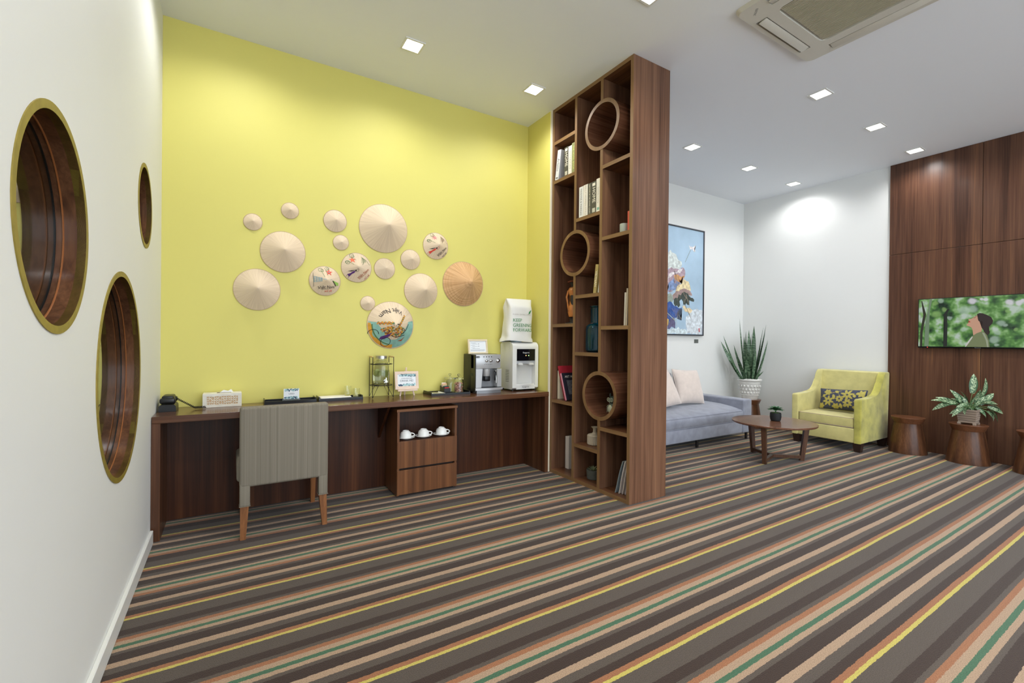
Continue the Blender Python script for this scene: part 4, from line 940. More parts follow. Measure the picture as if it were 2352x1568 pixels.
# owl in the lowest tube
OW = M('owl_ceramic_dark', (58, 70, 62), .4); OWL = M('owl_ceramic_light', (178, 182, 160), .4)
t = thing('owl_ornament', 'dark green and cream ceramic owl sitting in the lowest round tube', 'ornament', (2.665, 2.715, .6215))
b = B().ball((2.665, 2.715, .674), .052, .85, .95, 1.1, 20, 14).ball((2.665, 2.715, .742), .043, .9, 1.0, .85, 20, 12)
b.ball((2.655, 2.742, .782), .012, .6, .7, 1.5, 8, 6).ball((2.655, 2.690, .782), .012, .6, .7, 1.5, 8, 6); b.done('body', OW, t)
b = B()
for dy in (-.018, .018): b.tube([(2.628-.001*abs(math.sin(k)), 2.718+dy+.014*math.cos(2*PI*k/14), .748+.014*math.sin(2*PI*k/14)) for k in range(14)], .003, 5, True).ball((2.628, 2.718+dy, .748), .005, .6, 1, 1, 8, 6)
b.prism([(2.718-.004, .738), (2.718+.004, .738), (2.718, .725)], 'x', 2.618, 2.628); b.done('eyes', OWL, t)
b = B().ball((2.640, 2.717, .672), .035, .75, .9, 1.1, 14, 10)
b.done('breast', OWL, t)
b = B()
for dy in (-1, 1):
    for k in range(4): b.tube([(2.650, 2.716+dy*.043, .70-.014*k), (2.640, 2.716+dy*.046, .69-.014*k), (2.632, 2.716+dy*.040, .684-.014*k)], .0022, 5)
b.done('wing_feathers', OWL, t)
# ribbed vase
b = B(); rows = []; seg = 72
for r_, h_ in [(0, 0), (.058, 0), (.066, .006), (.066, .078), (.058, .086), (.030, .092), (.018, .105), (.016, .130), (.024, .146), (.034, .150), (.030, .152), (.012, .132), (0, .13)]:
    rows.append([b.bm.verts.new((2.665+r_*(1-(.05 if .003 < h_ < .08 and k % 3 == 0 else 0))*math.cos(2*PI*k/seg), 2.935+r_*(1-(.05 if .003 < h_ < .08 and k % 3 == 0 else 0))*math.sin(2*PI*k/seg), .3365+h_)) for k in range(seg)])
for A_, D_ in zip(rows, rows[1:]):
    for k in range(seg): b.bm.faces.new((A_[k], A_[(k+1) % seg], D_[(k+1) % seg], D_[k]))
bmesh.ops.remove_doubles(b.bm, verts=b.bm.verts[:], dist=1e-5)
tag(b.done('vase', M('putty_ceramic', (178, 166, 146), .5), org=(2.665, 2.935, .3365)), 'squat ribbed beige vase with narrow flared neck in the bookcase', 'vase')
def leafmesh(L_, W_, n=8, fold=.25, droop=0., tip=1.6, base=.25, twist=0.):
    """blade along +z from origin, width along x; returns verts/faces"""
    V, Fc = [], []
    for i in range(n+1):
        f = i/n; wv = W_/2*(max(.0, math.sin(PI*(base+(1-base)*f)**1.0))**.8 if tip < 2 else (1-(f**5))*(.62+.38*math.sin(PI*min(1, f*.9))))
        if i == n: wv = .0004
        yy = -droop*f*f*L_; tw = twist*f
        for sgn in (-1, 0, 1):
            x = sgn*wv; y = abs(sgn)*wv*fold
            V.append((x*math.cos(tw)-y*math.sin(tw), x*math.sin(tw)+y*math.cos(tw)+yy, f*L_*(1-.25*droop*f)))
    for i in range(n):
        for s in (0, 1): a = i*3+s; Fc.append((a, a+1, a+4, a+3))
    me = bpy.data.meshes.new('leaf'); me.from_pydata(V, [], Fc); me.polygons.foreach_set('use_smooth', [True]*len(Fc)); return me
def place_leaf(me, mat, parent, base, tipdir, roll=0.0, s=1.0, name='leaf'):
    if not me.materials: me.materials.append(mat)
    o = bpy.data.objects.new(name, me); C.objects.link(o); o.parent = parent
    d = Vector(tipdir).normalized(); q = d.to_track_quat('Z', 'Y').to_matrix().to_4x4() @ Matrix.Rotation(roll, 4, 'Z')
    o.matrix_basis = Matrix.Translation(Vector(base)-Vector(ORG[parent.name])) @ q @ Matrix.Scale(s, 4)
    return o
def succulent(name, label, cx, cy, z, potprof, potmat, leafm, L0, W0, rings, zleaf):
    t = thing(name, label, 'potted plant', (cx, cy, z))
    B().lathe(potprof, (cx, cy, 0), 32, cap=False).done('pot', potmat, t)
    me = leafmesh(L0, W0, 6, .3, .15); k = 0
    for (n, el, s) in rings:
        for i in range(n):
            a = 2*PI*(i+.37*k)/n; place_leaf(me, leafm, t, (cx+.006*math.cos(a), cy+.006*math.sin(a), zleaf), (math.cos(a)*math.cos(el), math.sin(a)*math.cos(el), math.sin(el)), 0, s)
        k += 1
    return t
SUC = M('succulent_pale', (160, 170, 130), .5, var=.15, vscale=60)
succulent('potted_succulent', 'small pale succulent in a grey pot at the bottom of the bookcase', 2.68, 2.965, .0305,
    [(0, .0305), (.05, .0305), (.056, .036), (.060, .09), (.060, .112), (.055, .114), (.054, .10), (0, .098)], M('grey_concrete_pot', (82, 84, 78), .8, var=.1, vscale=50), SUC, .058, .016, [(9, .5, 1.0), (8, .85, .95), (6, 1.2, .85)], .098)
# ---------------------------------------------------------------- painting and placard
t = thing('painting', 'large framed abstract lotus painting on the white wall above the sofa', 'painting', (5.02, 4.105, 1.313))
FRM = M('dark_frame', (48, 50, 56), .4)
b = B()
for (x0, x1, z0_, z1_) in ((4.27, 5.77, 2.798, 2.816), (4.27, 5.77, 1.313, 1.331), (4.27, 4.288, 1.331, 2.798), (5.752, 5.77, 1.331, 2.798)): b.box(x0, x1, 4.088, 4.119, z0_, z1_, .001, 1)
b.done('frame', FRM, t)
def canvas():
    m = M('canvas_blue', (168, 194, 214), .6, var=.12, vscale=2.2, bump=.2, bscale=30); return m
B().box(4.286, 5.754, 4.098, 4.118, 1.329, 2.80).done('canvas', canvas(), t, smooth=False)
PC = dict(pale=(204, 212, 208), lower=(208, 216, 222), water=(206, 220, 224), mauve=(168, 146, 156), azure=(128, 150, 190), azure2=(110, 128, 168), orange=(196, 146, 98), white=(214, 208, 208), cream=(230, 210, 166), mauve2=(160, 136, 132), dark=(62, 72, 66), teal=(148, 160, 148), blue=(52, 88, 156), dark2=(66, 78, 96), yellow=(214, 180, 104), purple=(96, 92, 124), cream2=(226, 206, 168), petal=(228, 222, 222), stem=(134, 142, 132), stem2=(110, 104, 92), stem3=(190, 196, 150), seal=(186, 96, 104))
def brushy(pts, rnd, amt):
    out = []
    for i in range(len(pts)):
        a = Vector(pts[i]); c = Vector(pts[(i+1) % len(pts)]); d = c-a; n = Vector((-d.y, d.x)); m = max(1, int(d.length/.035))
        for k in range(m): q = a+d*k/m+(n.normalized()*rnd.uniform(-.022, .022) if (k and amt) else Vector((0, 0))); out.append((min(5.75, max(4.30, q.x)), max(1.333, q.y)))
    return out
def flatpoly(pts, fn):
    """triangulated flat polygon"""
    b = B(); vs = [b.bm.verts.new(fn(*p)) for p in pts]; es = []
    try: fc = b.bm.faces.new(vs); bmesh.ops.triangulate(b.bm, faces=[fc])
    except ValueError: pass
    return b
rnd = random.Random(4)
TVP={
 'trunkdark':[(1.908,1.567),(1.900,1.566),(1.927,1.365),(1.931,1.203),(1.950,1.203),(1.949,1.366),(1.924,1.557),(1.943,1.717),(1.934,1.716)],
 'trunkdark2':[(1.723,1.610),(1.704,1.619),(1.723,1.548),(1.718,1.415),(1.719,1.205),(1.750,1.204),(1.737,1.446),(1.750,1.560)],
 'trunk':[(1.870,1.733),(1.848,1.732),(1.868,1.586),(1.875,1.449),(1.874,1.204),(1.911,1.204),(1.904,1.503),(1.884,1.608)],
 'skin':[(1.472,1.545),(1.491,1.536),(1.505,1.525),(1.519,1.510),(1.532,1.501),(1.550,1.499),(1.551,1.487),(1.542,1.481),(1.552,1.472),(1.551,1.458),(1.565,1.442),(1.563,1.432),(1.540,1.419),(1.525,1.406),(1.518,1.377),(1.513,1.327),(1.489,1.342),(1.451,1.366),(1.448,1.439),(1.442,1.468),(1.466,1.489),(1.472,1.518)],
 'hair':[(1.486,1.551),(1.467,1.560),(1.443,1.556),(1.411,1.538),(1.380,1.513),(1.367,1.476),(1.373,1.447),(1.396,1.414),(1.406,1.390),(1.389,1.365),(1.392,1.341),(1.408,1.329),(1.430,1.356),(1.441,1.390),(1.450,1.405),(1.452,1.444),(1.442,1.464),(1.449,1.478),(1.466,1.469),(1.477,1.484),(1.477,1.514),(1.472,1.538)],
 'lips':[(1.552,1.474),(1.542,1.479),(1.535,1.466),(1.551,1.462)],
 'sweater':[(1.576,1.205),(1.556,1.247),(1.525,1.312),(1.489,1.347),(1.451,1.366),(1.430,1.361),(1.409,1.327),(1.395,1.268),(1.389,1.203)],
 'blouse':[(1.576,1.205),(1.553,1.262),(1.521,1.317),(1.517,1.305),(1.542,1.252),(1.567,1.205)],
 'fold':[(1.447,1.356),(1.430,1.351),(1.402,1.268),(1.398,1.203),(1.408,1.203),(1.416,1.268)],
}
TVB=[(1.525,1.689,0.040,0),(1.455,1.705,0.019,0),(1.427,1.699,0.020,0),(1.253,1.661,0.038,0),(1.189,1.650,0.033,0),(1.161,1.669,0.023,0),(1.589,1.593,0.055,1),(1.812,1.562,0.047,2),(1.520,1.605,0.045,1),(1.310,1.450,0.038,1),(1.355,1.283,0.048,1),(1.690,1.338,0.036,2),(1.806,1.377,0.016,1),(1.775,1.418,0.018,1),(1.337,1.226,0.022,1),(1.335,1.355,0.029,1),(1.905,1.662,0.019,2),(1.775,1.711,0.031,1),(1.587,1.392,0.030,1),(1.644,1.267,0.035,2),(1.825,1.683,0.031,2),(1.458,1.332,0.000,1),(1.265,1.568,0.024,2),(1.205,1.382,0.019,2),(1.276,1.426,0.021,1),(1.700,1.517,0.026,1),(1.933,1.573,0.016,2),(1.746,1.611,0.031,2),(1.845,1.291,0.026,2),(1.486,1.681,0.015,1),]
PTP={
 'pale':[(4.964,2.419),(5.044,2.472),(5.165,2.418),(5.289,2.293),(5.203,2.216),(4.968,2.195)],
 'lower':[(5.395,1.328),(5.391,1.583),(5.498,1.658),(5.626,1.698),(5.759,1.680),(5.765,1.330)],
 'water':[(4.972,1.389),(5.148,1.410),(5.376,1.409),(5.413,1.328),(4.973,1.320)],
 'mauve':[(4.968,2.195),(5.065,2.238),(5.203,2.225),(5.322,2.252),(5.359,2.161),(5.328,2.101),(5.259,2.038),(5.190,1.953),(5.088,1.912),(4.970,1.915)],
 'azure':[(4.973,1.904),(5.052,2.045),(5.119,2.095),(5.190,1.964),(5.105,1.924)],
 'azure2':[(5.139,1.938),(5.179,2.077),(5.249,2.094),(5.276,2.051),(5.208,1.960)],
 'orange':[(5.118,2.129),(5.204,2.148),(5.354,2.137),(5.328,2.106),(5.223,2.081),(5.285,2.034),(5.188,2.055)],
 'white':[(4.976,2.006),(5.051,2.101),(5.135,2.159),(5.273,2.200),(5.311,2.240),(5.203,2.205),(5.066,2.165),(4.976,2.050)],
 'cream':[(5.089,1.855),(5.173,1.940),(5.224,2.012),(5.346,2.091),(5.455,2.029),(5.484,1.949),(5.348,1.964),(5.261,1.923)],
 'mauve2':[(5.073,1.792),(5.140,1.887),(5.260,1.944),(5.384,1.960),(5.493,1.915),(5.516,1.875),(5.296,1.897),(5.124,1.795)],
 'dark':[(5.124,1.801),(5.296,1.902),(5.421,1.899),(5.559,1.819),(5.551,1.791),(5.450,1.807),(5.455,1.740),(5.406,1.744),(5.360,1.814),(5.374,1.743),(5.326,1.740),(5.280,1.815),(5.221,1.695),(5.151,1.709)],
 'teal':[(4.967,1.893),(5.089,1.861),(5.107,1.777),(4.969,1.753)],
 'blue':[(4.968,1.703),(5.039,1.774),(5.143,1.711),(5.300,1.707),(5.283,1.672),(5.240,1.601),(5.145,1.552),(5.113,1.437),(5.044,1.481),(5.027,1.503),(4.969,1.568)],
 'dark2':[(5.213,1.646),(5.300,1.684),(5.266,1.590),(5.289,1.520),(5.197,1.542)],
 'yellow':[(4.967,1.568),(5.027,1.525),(5.020,1.446),(4.968,1.423)],
 'purple':[(5.043,1.548),(5.128,1.563),(5.157,1.404),(5.079,1.431),(5.004,1.395),(5.024,1.480)],
 'cream2':[(5.308,1.719),(5.461,1.703),(5.520,1.670),(5.444,1.626),(5.336,1.674)],
 'petal':[(5.427,2.580),(5.464,2.555),(5.485,2.569),(5.504,2.557),(5.582,2.592),(5.546,2.547),(5.578,2.509),(5.547,2.492),(5.501,2.530),(5.455,2.519)],
 'stem':[(5.468,2.523),(5.475,2.521),(5.356,2.332),(5.349,2.333)],
 'stem2':[(5.352,1.744),(5.359,1.747),(5.496,1.558),(5.489,1.554)],
 'stem3':[(4.968,1.624),(4.974,1.630),(5.155,1.520),(5.146,1.516)],
 'seal':[(5.658,1.421),(5.688,1.422),(5.693,1.368),(5.664,1.368)],
}

for i, (k, pts) in enumerate(PTP.items()):
    am = .0 if k in ('petal', 'stem', 'stem2', 'stem3', 'seal') else .12
    yy = 4.0978-.00008*i
    flatpoly(brushy(pts, rnd, am), lambda x, z: (x, yy, z)).done('brushwork', M('paint_'+k+'_oil', PC[k], .6, var=.32, vscale=22, bump=.2, bscale=40), t, smooth=False, recalc=False)
b = B()
for k in range(46):
    cx_, cz_ = rnd.choice(((5.2, 1.98), (5.32, 1.86), (5.12, 1.66), (5.25, 2.1))); a = rnd.uniform(-2.6, -.4); L_ = rnd.uniform(.04, .13); x = cx_+rnd.uniform(-.14, .12); z = cz_+rnd.uniform(-.1, .1); w2 = rnd.uniform(.002, .005)
    b.face([(x, 4.0955, z), (x+w2, 4.0955, z+w2), (x+L_*math.cos(a)+w2, 4.0955, z+L_*math.sin(a)), (x+L_*math.cos(a), 4.0955, z+L_*math.sin(a)-w2)])
b.done('brush_strokes', M('stroke_mix', (170, 150, 130), .6, var=.5, vscale=16), t, smooth=False, kind='stuff')
tag(B().box(5.598, 5.685, 4.114, 4.1195, 1.209, 1.262, .001, 1).done('placard', M('grey_placard', (92, 96, 92), .4), org=(5.64, 4.117, 1.209)), 'small dark grey placard on the white wall below the painting', 'placard')
# ---------------------------------------------------------------- sofa
VEL = M('grey_blue_velvet', (134, 138, 151), .8, var=.16, vscale=11, sheen=.35, bump=.15, bscale=70)
t = thing('sofa', 'grey-blue velvet sofa standing along the white wall under the painting', 'sofa', (4.5, 3.69, 0))
B().box(3.35, 5.648, 3.315, 4.06, .088, .245, .015, 3).done('base', VEL, t)
prof = [(3.318, .247), (3.303, .27), (3.300, .33), (3.306, .360), (3.330, .380), (3.45, .405), (3.62, .425), (3.9, .43), (4.04, .42), (4.05, .25)]
B().prism(prof, 'x', 3.55, 5.468).done('seat_cushion', VEL, t, sharp=50)
b = B().tube([(3.56, 3.308, .366), (5.46, 3.308, .366)], .003, 6).tube([(3.56, 3.312, .247), (5.46, 3.312, .247)], .003, 6); b.done('piping', VEL, t)
B().box(5.47, 5.655, 3.298, 4.06, .088, .505, .02, 4).done('arm', VEL, t)
B().box(3.35, 3.55, 3.298, 4.06, .088, .505, .02, 4).done('arm', VEL, t)
B().box(3.36, 4.90, 3.985, 4.075, .245, .74, .02, 3).done('backrest', VEL, t)
for x0, x1 in ((3.56, 4.20), (4.22, 4.86)):
    B().box(x0, x1, -.07, .07, 0, .40, .045, 4, mat=Matrix.Translation((0, 3.912, .43)) @ Matrix.Rotation(-.12, 4, 'X')).done('back_cushion', VEL, t)
SL_ = M('sofa_leg_metal', (60, 58, 60), .35, .8)
for x in (3.42, 4.605, 5.59):
    for y in (3.335, 4.02): B().box(x-.018, x+.018, y-.008, y+.008, 0, .09).done('leg', SL_, t, smooth=False)
BEI = M('beige_velvet', (214, 200, 190), .8, var=.05, vscale=20, sheen=.4, bump=.2, bscale=60)
def pillow(label, c, w, d, h, rot, mat, group=None, nm='throw_pillow', cat='pillow'):
    t = thing(nm, label, cat, (c[0], c[1], c[2]-d/2), group)
    B().cushion(c, w, d, h, rot).done('cover', mat, t, sharp=80)
    pts = []
    n = 40
    for s in range(4):
        for k in range(n//4):
            f = -1+2*k/(n//4); u, v = [(f, -1), (1, f), (-f, 1), (-1, -f)][s]; u, v = math.sin(u*PI/2), math.sin(v*PI/2)
            pts.append(tuple(Matrix.Translation(c) @ rot @ Vector((u*w/2*(1-.05*(1-v*v)), v*d/2*(1-.05*(1-u*u)), 0))))
    B().tube(pts, .004, 5, True).done('piping', mat, t); return t
pillow('beige velvet throw pillow leaning at the middle of the sofa', (4.98, 3.745, .655), .50, .44, .15, Matrix.Rotation(.06, 4, 'Y') @ Matrix.Rotation(math.radians(72), 4, 'X'), BEI, 'beige pillows on the sofa')
pillow('beige velvet throw pillow half hidden behind the bookcase end panel', (4.40, 3.67, .655), .50, .44, .15, Matrix.Rotation(.10, 4, 'Z') @ Matrix.Rotation(-.08, 4, 'Y') @ Matrix.Rotation(math.radians(66), 4, 'X'), BEI, 'beige pillows on the sofa')
# ---------------------------------------------------------------- stools
STM = wood('stool_walnut', 'z', [(60, 36, 24), (82, 52, 34), (96, 62, 40), (118, 80, 54)], .3, coat=.2, across=16)
def stool(label, x, y, gr='round waisted stools'):
    t = thing('stool', label, 'stool', (x, y, 0), gr)
    B().lathe([(0, .400), (.150, .400), (.151, .397), (.126, .338), (.124, .336), (0, .336)], (x, y, 0), 56).done('seat', wood('stool_seat_walnut', 'x', [(82, 50, 34), (104, 66, 44), (116, 74, 50), (134, 90, 62)], .28, coat=.25), t, sharp=25)
    B().lathe([(0, .336), (.123, .336), (.123, .330), (.132, .27), (.172, .008), (.172, .0), (0, 0)], (x, y, 0), 56).done('body', STM, t, sharp=25)
    return t
s0 = stool('dark walnut waisted stool beside the yellow armchair', 6.537, 2.001)
dup(s0, (6.545, 1.508, 0), 'dark walnut waisted stool under the variegated leafy plant')
dup(s0, (6.538, 1.015, 0), 'dark walnut waisted stool cut by the right edge of the photo')
dup(s0, (6.43, 3.79, 0), 'dark walnut waisted stool carrying the snake plant pot in the corner')
# ---------------------------------------------------------------- armchair
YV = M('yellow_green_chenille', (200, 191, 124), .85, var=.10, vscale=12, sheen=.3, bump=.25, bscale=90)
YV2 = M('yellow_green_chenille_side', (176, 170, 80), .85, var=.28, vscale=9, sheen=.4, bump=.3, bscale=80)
LIL = M('lilac_piping', (178, 156, 142), .7)
t = thing('armchair', 'yellow-green upholstered armchair beside the walnut panelling', 'armchair', (6.36, 2.61, 0))
ap = [(5.980, .100), (5.980, .575), (5.985, .590), (5.998, .598), (6.20, .600), (6.36, .604), (6.43, .625), (6.49, .675), (6.535, .76), (6.565, .835), (6.595, .872), (6.625, .885), (6.725, .885), (6.735, .875), (6.738, .86), (6.70, .100)]
def armsolid(y0, y1):
    b = B(); b.prism(ap, 'y', y0, y1); es = [e for e in b.bm.edges if abs(e.verts[0].co.y-e.verts[1].co.y) < 1e-6]
    bmesh.ops.bevel(b.bm, geom=es, offset=.012, segments=3, affect='EDGES', profile=.5, clamp_overlap=True); return b
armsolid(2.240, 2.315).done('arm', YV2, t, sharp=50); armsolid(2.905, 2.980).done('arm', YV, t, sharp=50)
B().box(5.985, 6.69, 2.300, 2.920, .100, .262, .010, 3).done('base', YV, t)
b = B(); b.prism([(6.50, .25), (6.535, .5), (6.585, .80), (6.60, .872), (6.625, .885), (6.725, .885), (6.738, .86), (6.70, .12)], 'y', 2.300, 2.920); b.done('backrest', YV, t, sharp=40)
b = B()
b.box(0, .03, 2.345, 2.875, .40, .825, .014, 4, mat=Matrix.Translation((6.5135, 0, .40)) @ Matrix.Rotation(math.atan2(.10, .43), 4, 'Y') @ Matrix.Translation((0, 0, -.40)) @ Matrix.Translation((-.012, 0, 0)))
b.done('back_panel', YV, t)
mm = Matrix.Translation((6.5135, 0, .40)) @ Matrix.Rotation(math.atan2(.10, .43), 4, 'Y') @ Matrix.Translation((0, 0, -.40))
B().tube([tuple(mm @ Vector((-.003, y, z))) for y, z in ((2.345, .44), (2.345, .80), (2.37, .825), (2.85, .825), (2.875, .80), (2.875, .44))], .0035, 6).done('back_piping', LIL, t)
B().box(5.988, 6.53, 2.318, 2.902, .264, .385, .022, 4).done('seat_cushion', YV, t)
B().tube([(6.30, 2.322, .376), (5.995, 2.322, .376), (5.992, 2.335, .376), (5.992, 2.885, .376), (5.995, 2.898, .376), (6.30, 2.898, .376)], .0035, 6).done('seat_piping', LIL, t)
B().tube([(6.30, 2.322, .272), (5.995, 2.322, .272), (5.992, 2.335, .272), (5.992, 2.885, .272), (5.995, 2.898, .272), (6.30, 2.898, .272)], .0035, 6).done('seat_piping', LIL, t)
DLG = M('dark_chair_leg', (44, 28, 22), .4)
for x, y in ((6.03, 2.285), (6.03, 2.93), (6.66, 2.285), (6.66, 2.93)):
    b = B(); A_ = [b.bm.verts.new((x+dx*.042, y+dy*.042, .100)) for dx, dy in ((-1, -1), (1, -1), (1, 1), (-1, 1))]; D_ = [b.bm.verts.new((x+dx*.030, y+dy*.030, 0)) for dx, dy in ((-1, -1), (1, -1), (1, 1), (-1, 1))]
    b.bm.faces.new(A_); b.bm.faces.new(D_[::-1])
    for i in range(4): b.bm.faces.new((A_[i], D_[i], D_[(i+1) % 4], A_[(i+1) % 4]))
    b.done('leg', DLG, t, smooth=False)
# floral lumbar pillow
NAVY = M('slate_blue_weave', (66, 70, 88), .85, var=.25, vscale=45, bump=.2, bscale=120); GLD = M('olive_gold_weave', (176, 164, 84), .8, var=.12, vscale=60)
rot = Matrix(((0, 0, -1, 0), (-1, 0, 0, 0), (0, 1, 0, 0), (0, 0, 0, 1)))
rot = Matrix.Rotation(math.radians(16), 4, 'Y') @ rot @ Matrix.Rotation(.045, 4, 'Z')
pc = (6.375, 2.585, .535); pw, pd, ph = .50, .255, .12
t = pillow('rectangular slate blue pillow with golden flowers on the armchair', pc, pw, pd, ph, rot, NAVY)
PM = Matrix.Translation(pc) @ rot
def ps(u, v, lift=.0012):
    u = max(-.97, min(.97, u)); v = max(-.97, min(.97, v)); k = max(0, (1-abs(u)**3))**.5*max(0, (1-abs(v)**3))**.5
    return tuple(PM @ Vector((u*pw/2*(1-.05*(1-v*v)), v*pd/2*(1-.05*(1-u*u)), ph/2*k+lift+.0012)))
def petal(b, u, v, a, L_, W_, fn=ps):
    n = 7; asp = pd/pw
    for i in range(n):
        f0, f1 = i/n, (i+1)/n; w0, w1 = math.sin(PI*f0)**.8*W_, math.sin(PI*f1)**.8*W_
        P = lambda f, w: fn(u+(L_*f*math.cos(a)-w*math.sin(a))*asp, v+(L_*f*math.sin(a)+w*math.cos(a)))
        b.face([P(f0, -w0), P(f1, -w1), P(f1, w1), P(f0, w0)])
b = B()
for (u, v, L_, n, ph0) in ((.28, .45, .62, 7, .2), (-.55, -.25, .55, 7, .6), (-.05, .0, .36, 8, 0), (-.6, .62, .36, 6, 0), (.32, -.38, .45, 7, .3), (.86, .6, .4, 6, 1), (-.2, -.78, .36, 6, 0), (.75, -.2, .36, 6, 0), (-.88, -.75, .35, 6, 0)):
    for k in range(n): petal(b, u, v, ph0+2*PI*k/n, L_, .11)
for (u, v, a, L_) in ((-.35, .42, -1.2, .45), (-.1, .6, 2.6, .4), (.0, -.45, -1.4, .5), (.62, .55, .3, .4), (.62, .2, 2, .35), (.12, -.72, .5, .35), (-.85, .1, .8, .4), (.5, -.75, 0, .3), (-.35, -.1, 1.1, .3), (.92, .1, -1.2, .4)): petal(b, u, v, a, L_, .14)
for pts in ([(-.95, .1), (-.7, .3), (-.45, .5), (-.2, .72), (.0, .85)], [(-.2, .8), (-.1, .5), (-.05, .3)], [(.3, .2), (.32, -.1)], [(.0, -.2), (.0, -.6)]):
    for a, c in zip(pts, pts[1:]): b.face([ps(a[0], a[1]-.02), ps(c[0], c[1]-.02), ps(c[0], c[1]+.03), ps(a[0], a[1]+.03)])
b.done('woven_flowers', GLD, t, smooth=False)
b = B()
for (u, v) in ((.28, .45), (-.55, -.25), (.32, -.38), (-.05, 0)):
    for k in range(6): petal(b, u, v, .3+PI*k/3, .12, .03, lambda x, y: ps(x, y, .003))
b.done('flower_centres', NAVY, t, smooth=False)
# ---------------------------------------------------------------- coffee table
CTM = wood('table_walnut', 'x', [(78, 50, 36), (100, 66, 48), (112, 76, 56), (130, 90, 66)], .25, coat=.35, across=14); CTL = wood('table_leg_walnut', 'z', [(58, 38, 28), (78, 52, 38), (88, 60, 44), (104, 72, 52)], .35)
cx_, cy_ = 4.86, 2.602
t = thing('coffee_table', 'round dark walnut coffee table with three splayed legs', 'coffee table', (cx_, cy_, 0))
B().lathe([(0, .400), (.391, .400), (.396, .397), (.396, .384), (.388, .379), (0, .379)], (cx_, cy_, 0), 80).done('top', CTM, t, sharp=25)
for ang in (69, 195, 317):
    a = math.radians(ang); d = Vector((math.cos(a), math.sin(a), 0)); n = Vector((-d.y, d.x, 0)); c0 = Vector((cx_+.005, cy_+.012, 0))
    b = B(); A_ = []; D_ = []
    for (ri, ro, z, L_, hw) in ((.305, .352, .379, A_, .022), (.262, .300, .0, D_, .018)):
        for rr, s in ((ri, -1), (ro, -1), (ro, 1), (ri, 1)): L_.append(b.bm.verts.new(c0+d*rr+n*s*hw+Vector((0, 0, z))))
    b.bm.faces.new(A_); b.bm.faces.new(D_[::-1])
    for i in range(4): b.bm.faces.new((A_[i], D_[i], D_[(i+1) % 4], A_[(i+1) % 4]))
    b.done('leg', CTL, t, smooth=False)
    B().box(0, .268, -.017, .017, .022, .052, mat=Matrix.Translation(c0) @ Matrix.Rotation(a, 4, 'Z')).done('stretcher', CTL, t, smooth=False)
    B().box(.02, .31, -.02, .02, .355, .379, mat=Matrix.Translation(c0) @ Matrix.Rotation(a, 4, 'Z')).done('top_rail', CTL, t, smooth=False)
GSU = M('succulent_dark_green', (58, 100, 62), .4, var=.2, vscale=30)
tt = succulent('potted_succulent', 'green rosette succulent in a black pot on the coffee table', 4.905, 2.605, .4005,
    [(0, .4005), (.040, .4005), (.048, .408), (.054, .44), (.053, .478), (.050, .486), (.046, .482), (.045, .47), (0, .468)], M('black_stone_pot', (26, 28, 30), .7), GSU, .085, .062, [(7, .15, 1.0), (7, .55, .85), (5, 1.0, .65)], .515)
B().lathe([(.006, .468), (.006, .520)], (4.905, 2.605, 0), 8).done('stem', GSU, tt)
b = B(); rnd = random.Random(9)
for k in range(60):
    a = rnd.uniform(0, 2*PI); r_ = .044*math.sqrt(rnd.random()); b.ball((4.905+r_*math.cos(a), 2.605+r_*math.sin(a), .474+rnd.uniform(0, .008)), .006, 1, 1, 1, 6, 4)
b.done('moss', M('moss_green', (96, 126, 60), .9), tt, kind='stuff')
# ---------------------------------------------------------------- snake plant
def leaf_mat(name, base, light, bands=True, edge=None):
    m = bpy.data.materials.new(name); m.use_nodes = True; nt = m.node_tree; N = nt.nodes; L = nt.links; b = N['Principled BSDF']
    tc = N.new('ShaderNodeTexCoord'); mp = N.new('ShaderNodeMapping'); mp.inputs['Scale'].default_value = (14, 14, 60) if bands else (110, 110, 60); L.new(tc.outputs['Object'], mp.inputs[0])
    n = N.new('ShaderNodeTexNoise'); n.inputs['Scale'].default_value = 1; n.inputs['Detail'].default_value = 4; L.new(mp.outputs[0], n.inputs['Vector'])
    r = N.new('ShaderNodeValToRGB'); r.color_ramp.elements[0].position = .42; r.color_ramp.elements[0].color = lin(base); r.color_ramp.elements[1].position = .62; r.color_ramp.elements[1].color = lin(light); L.new(n.outputs['Fac'], r.inputs[0])
    col = r.outputs[0]
    if edge:
        sp = N.new('ShaderNodeSeparateXYZ'); L.new(tc.outputs['Object'], sp.inputs[0]); ab = N.new('ShaderNodeMath'); ab.operation = 'ABSOLUTE'; L.new(sp.outputs['X'], ab.inputs[0])
        r2 = N.new('ShaderNodeValToRGB'); r2.color_ramp.elements[0].position = edge*.75; r2.color_ramp.elements[1].position = edge; r2.color_ramp.elements[0].color = (0, 0, 0, 1); r2.color_ramp.elements[1].color = (1, 1, 1, 1); L.new(ab.outputs[0], r2.inputs[0])
        mx = N.new('ShaderNodeMix'); mx.data_type = 'RGBA'; L.new(r2.outputs[0], mx.inputs[0]); L.new(col, mx.inputs[6]); mx.inputs[7].default_value = lin(base); col = mx.outputs[2]
    L.new(col, b.inputs['Base Color']); b.inputs['Roughness'].default_value = .4; return m
SNK = leaf_mat('snake_leaf', (44, 76, 50), (118, 142, 112)); AGL = leaf_mat('aglaonema_leaf', (40, 82, 46), (178, 196, 156), False, .018)
px_, py_ = 6.43, 3.79
t = thing('potted_snake_plant', 'tall snake plant in a white patterned pot in the corner', 'potted plant', (px_, py_, .4005))
PT = M('white_glazed_pot', (226, 224, 218), .35, coat=.2)
B().lathe([(0, .4005), (.098, .4005), (.104, .41), (.106, .432), (.112, .445), (.136, .655), (.142, .662), (.148, .672), (.158, .676), (.160, .686), (.158, .692), (.146, .692), (.138, .66), (0, .655)], (px_, py_, 0), 56, cap=False).done('pot', PT, t)
b = B()
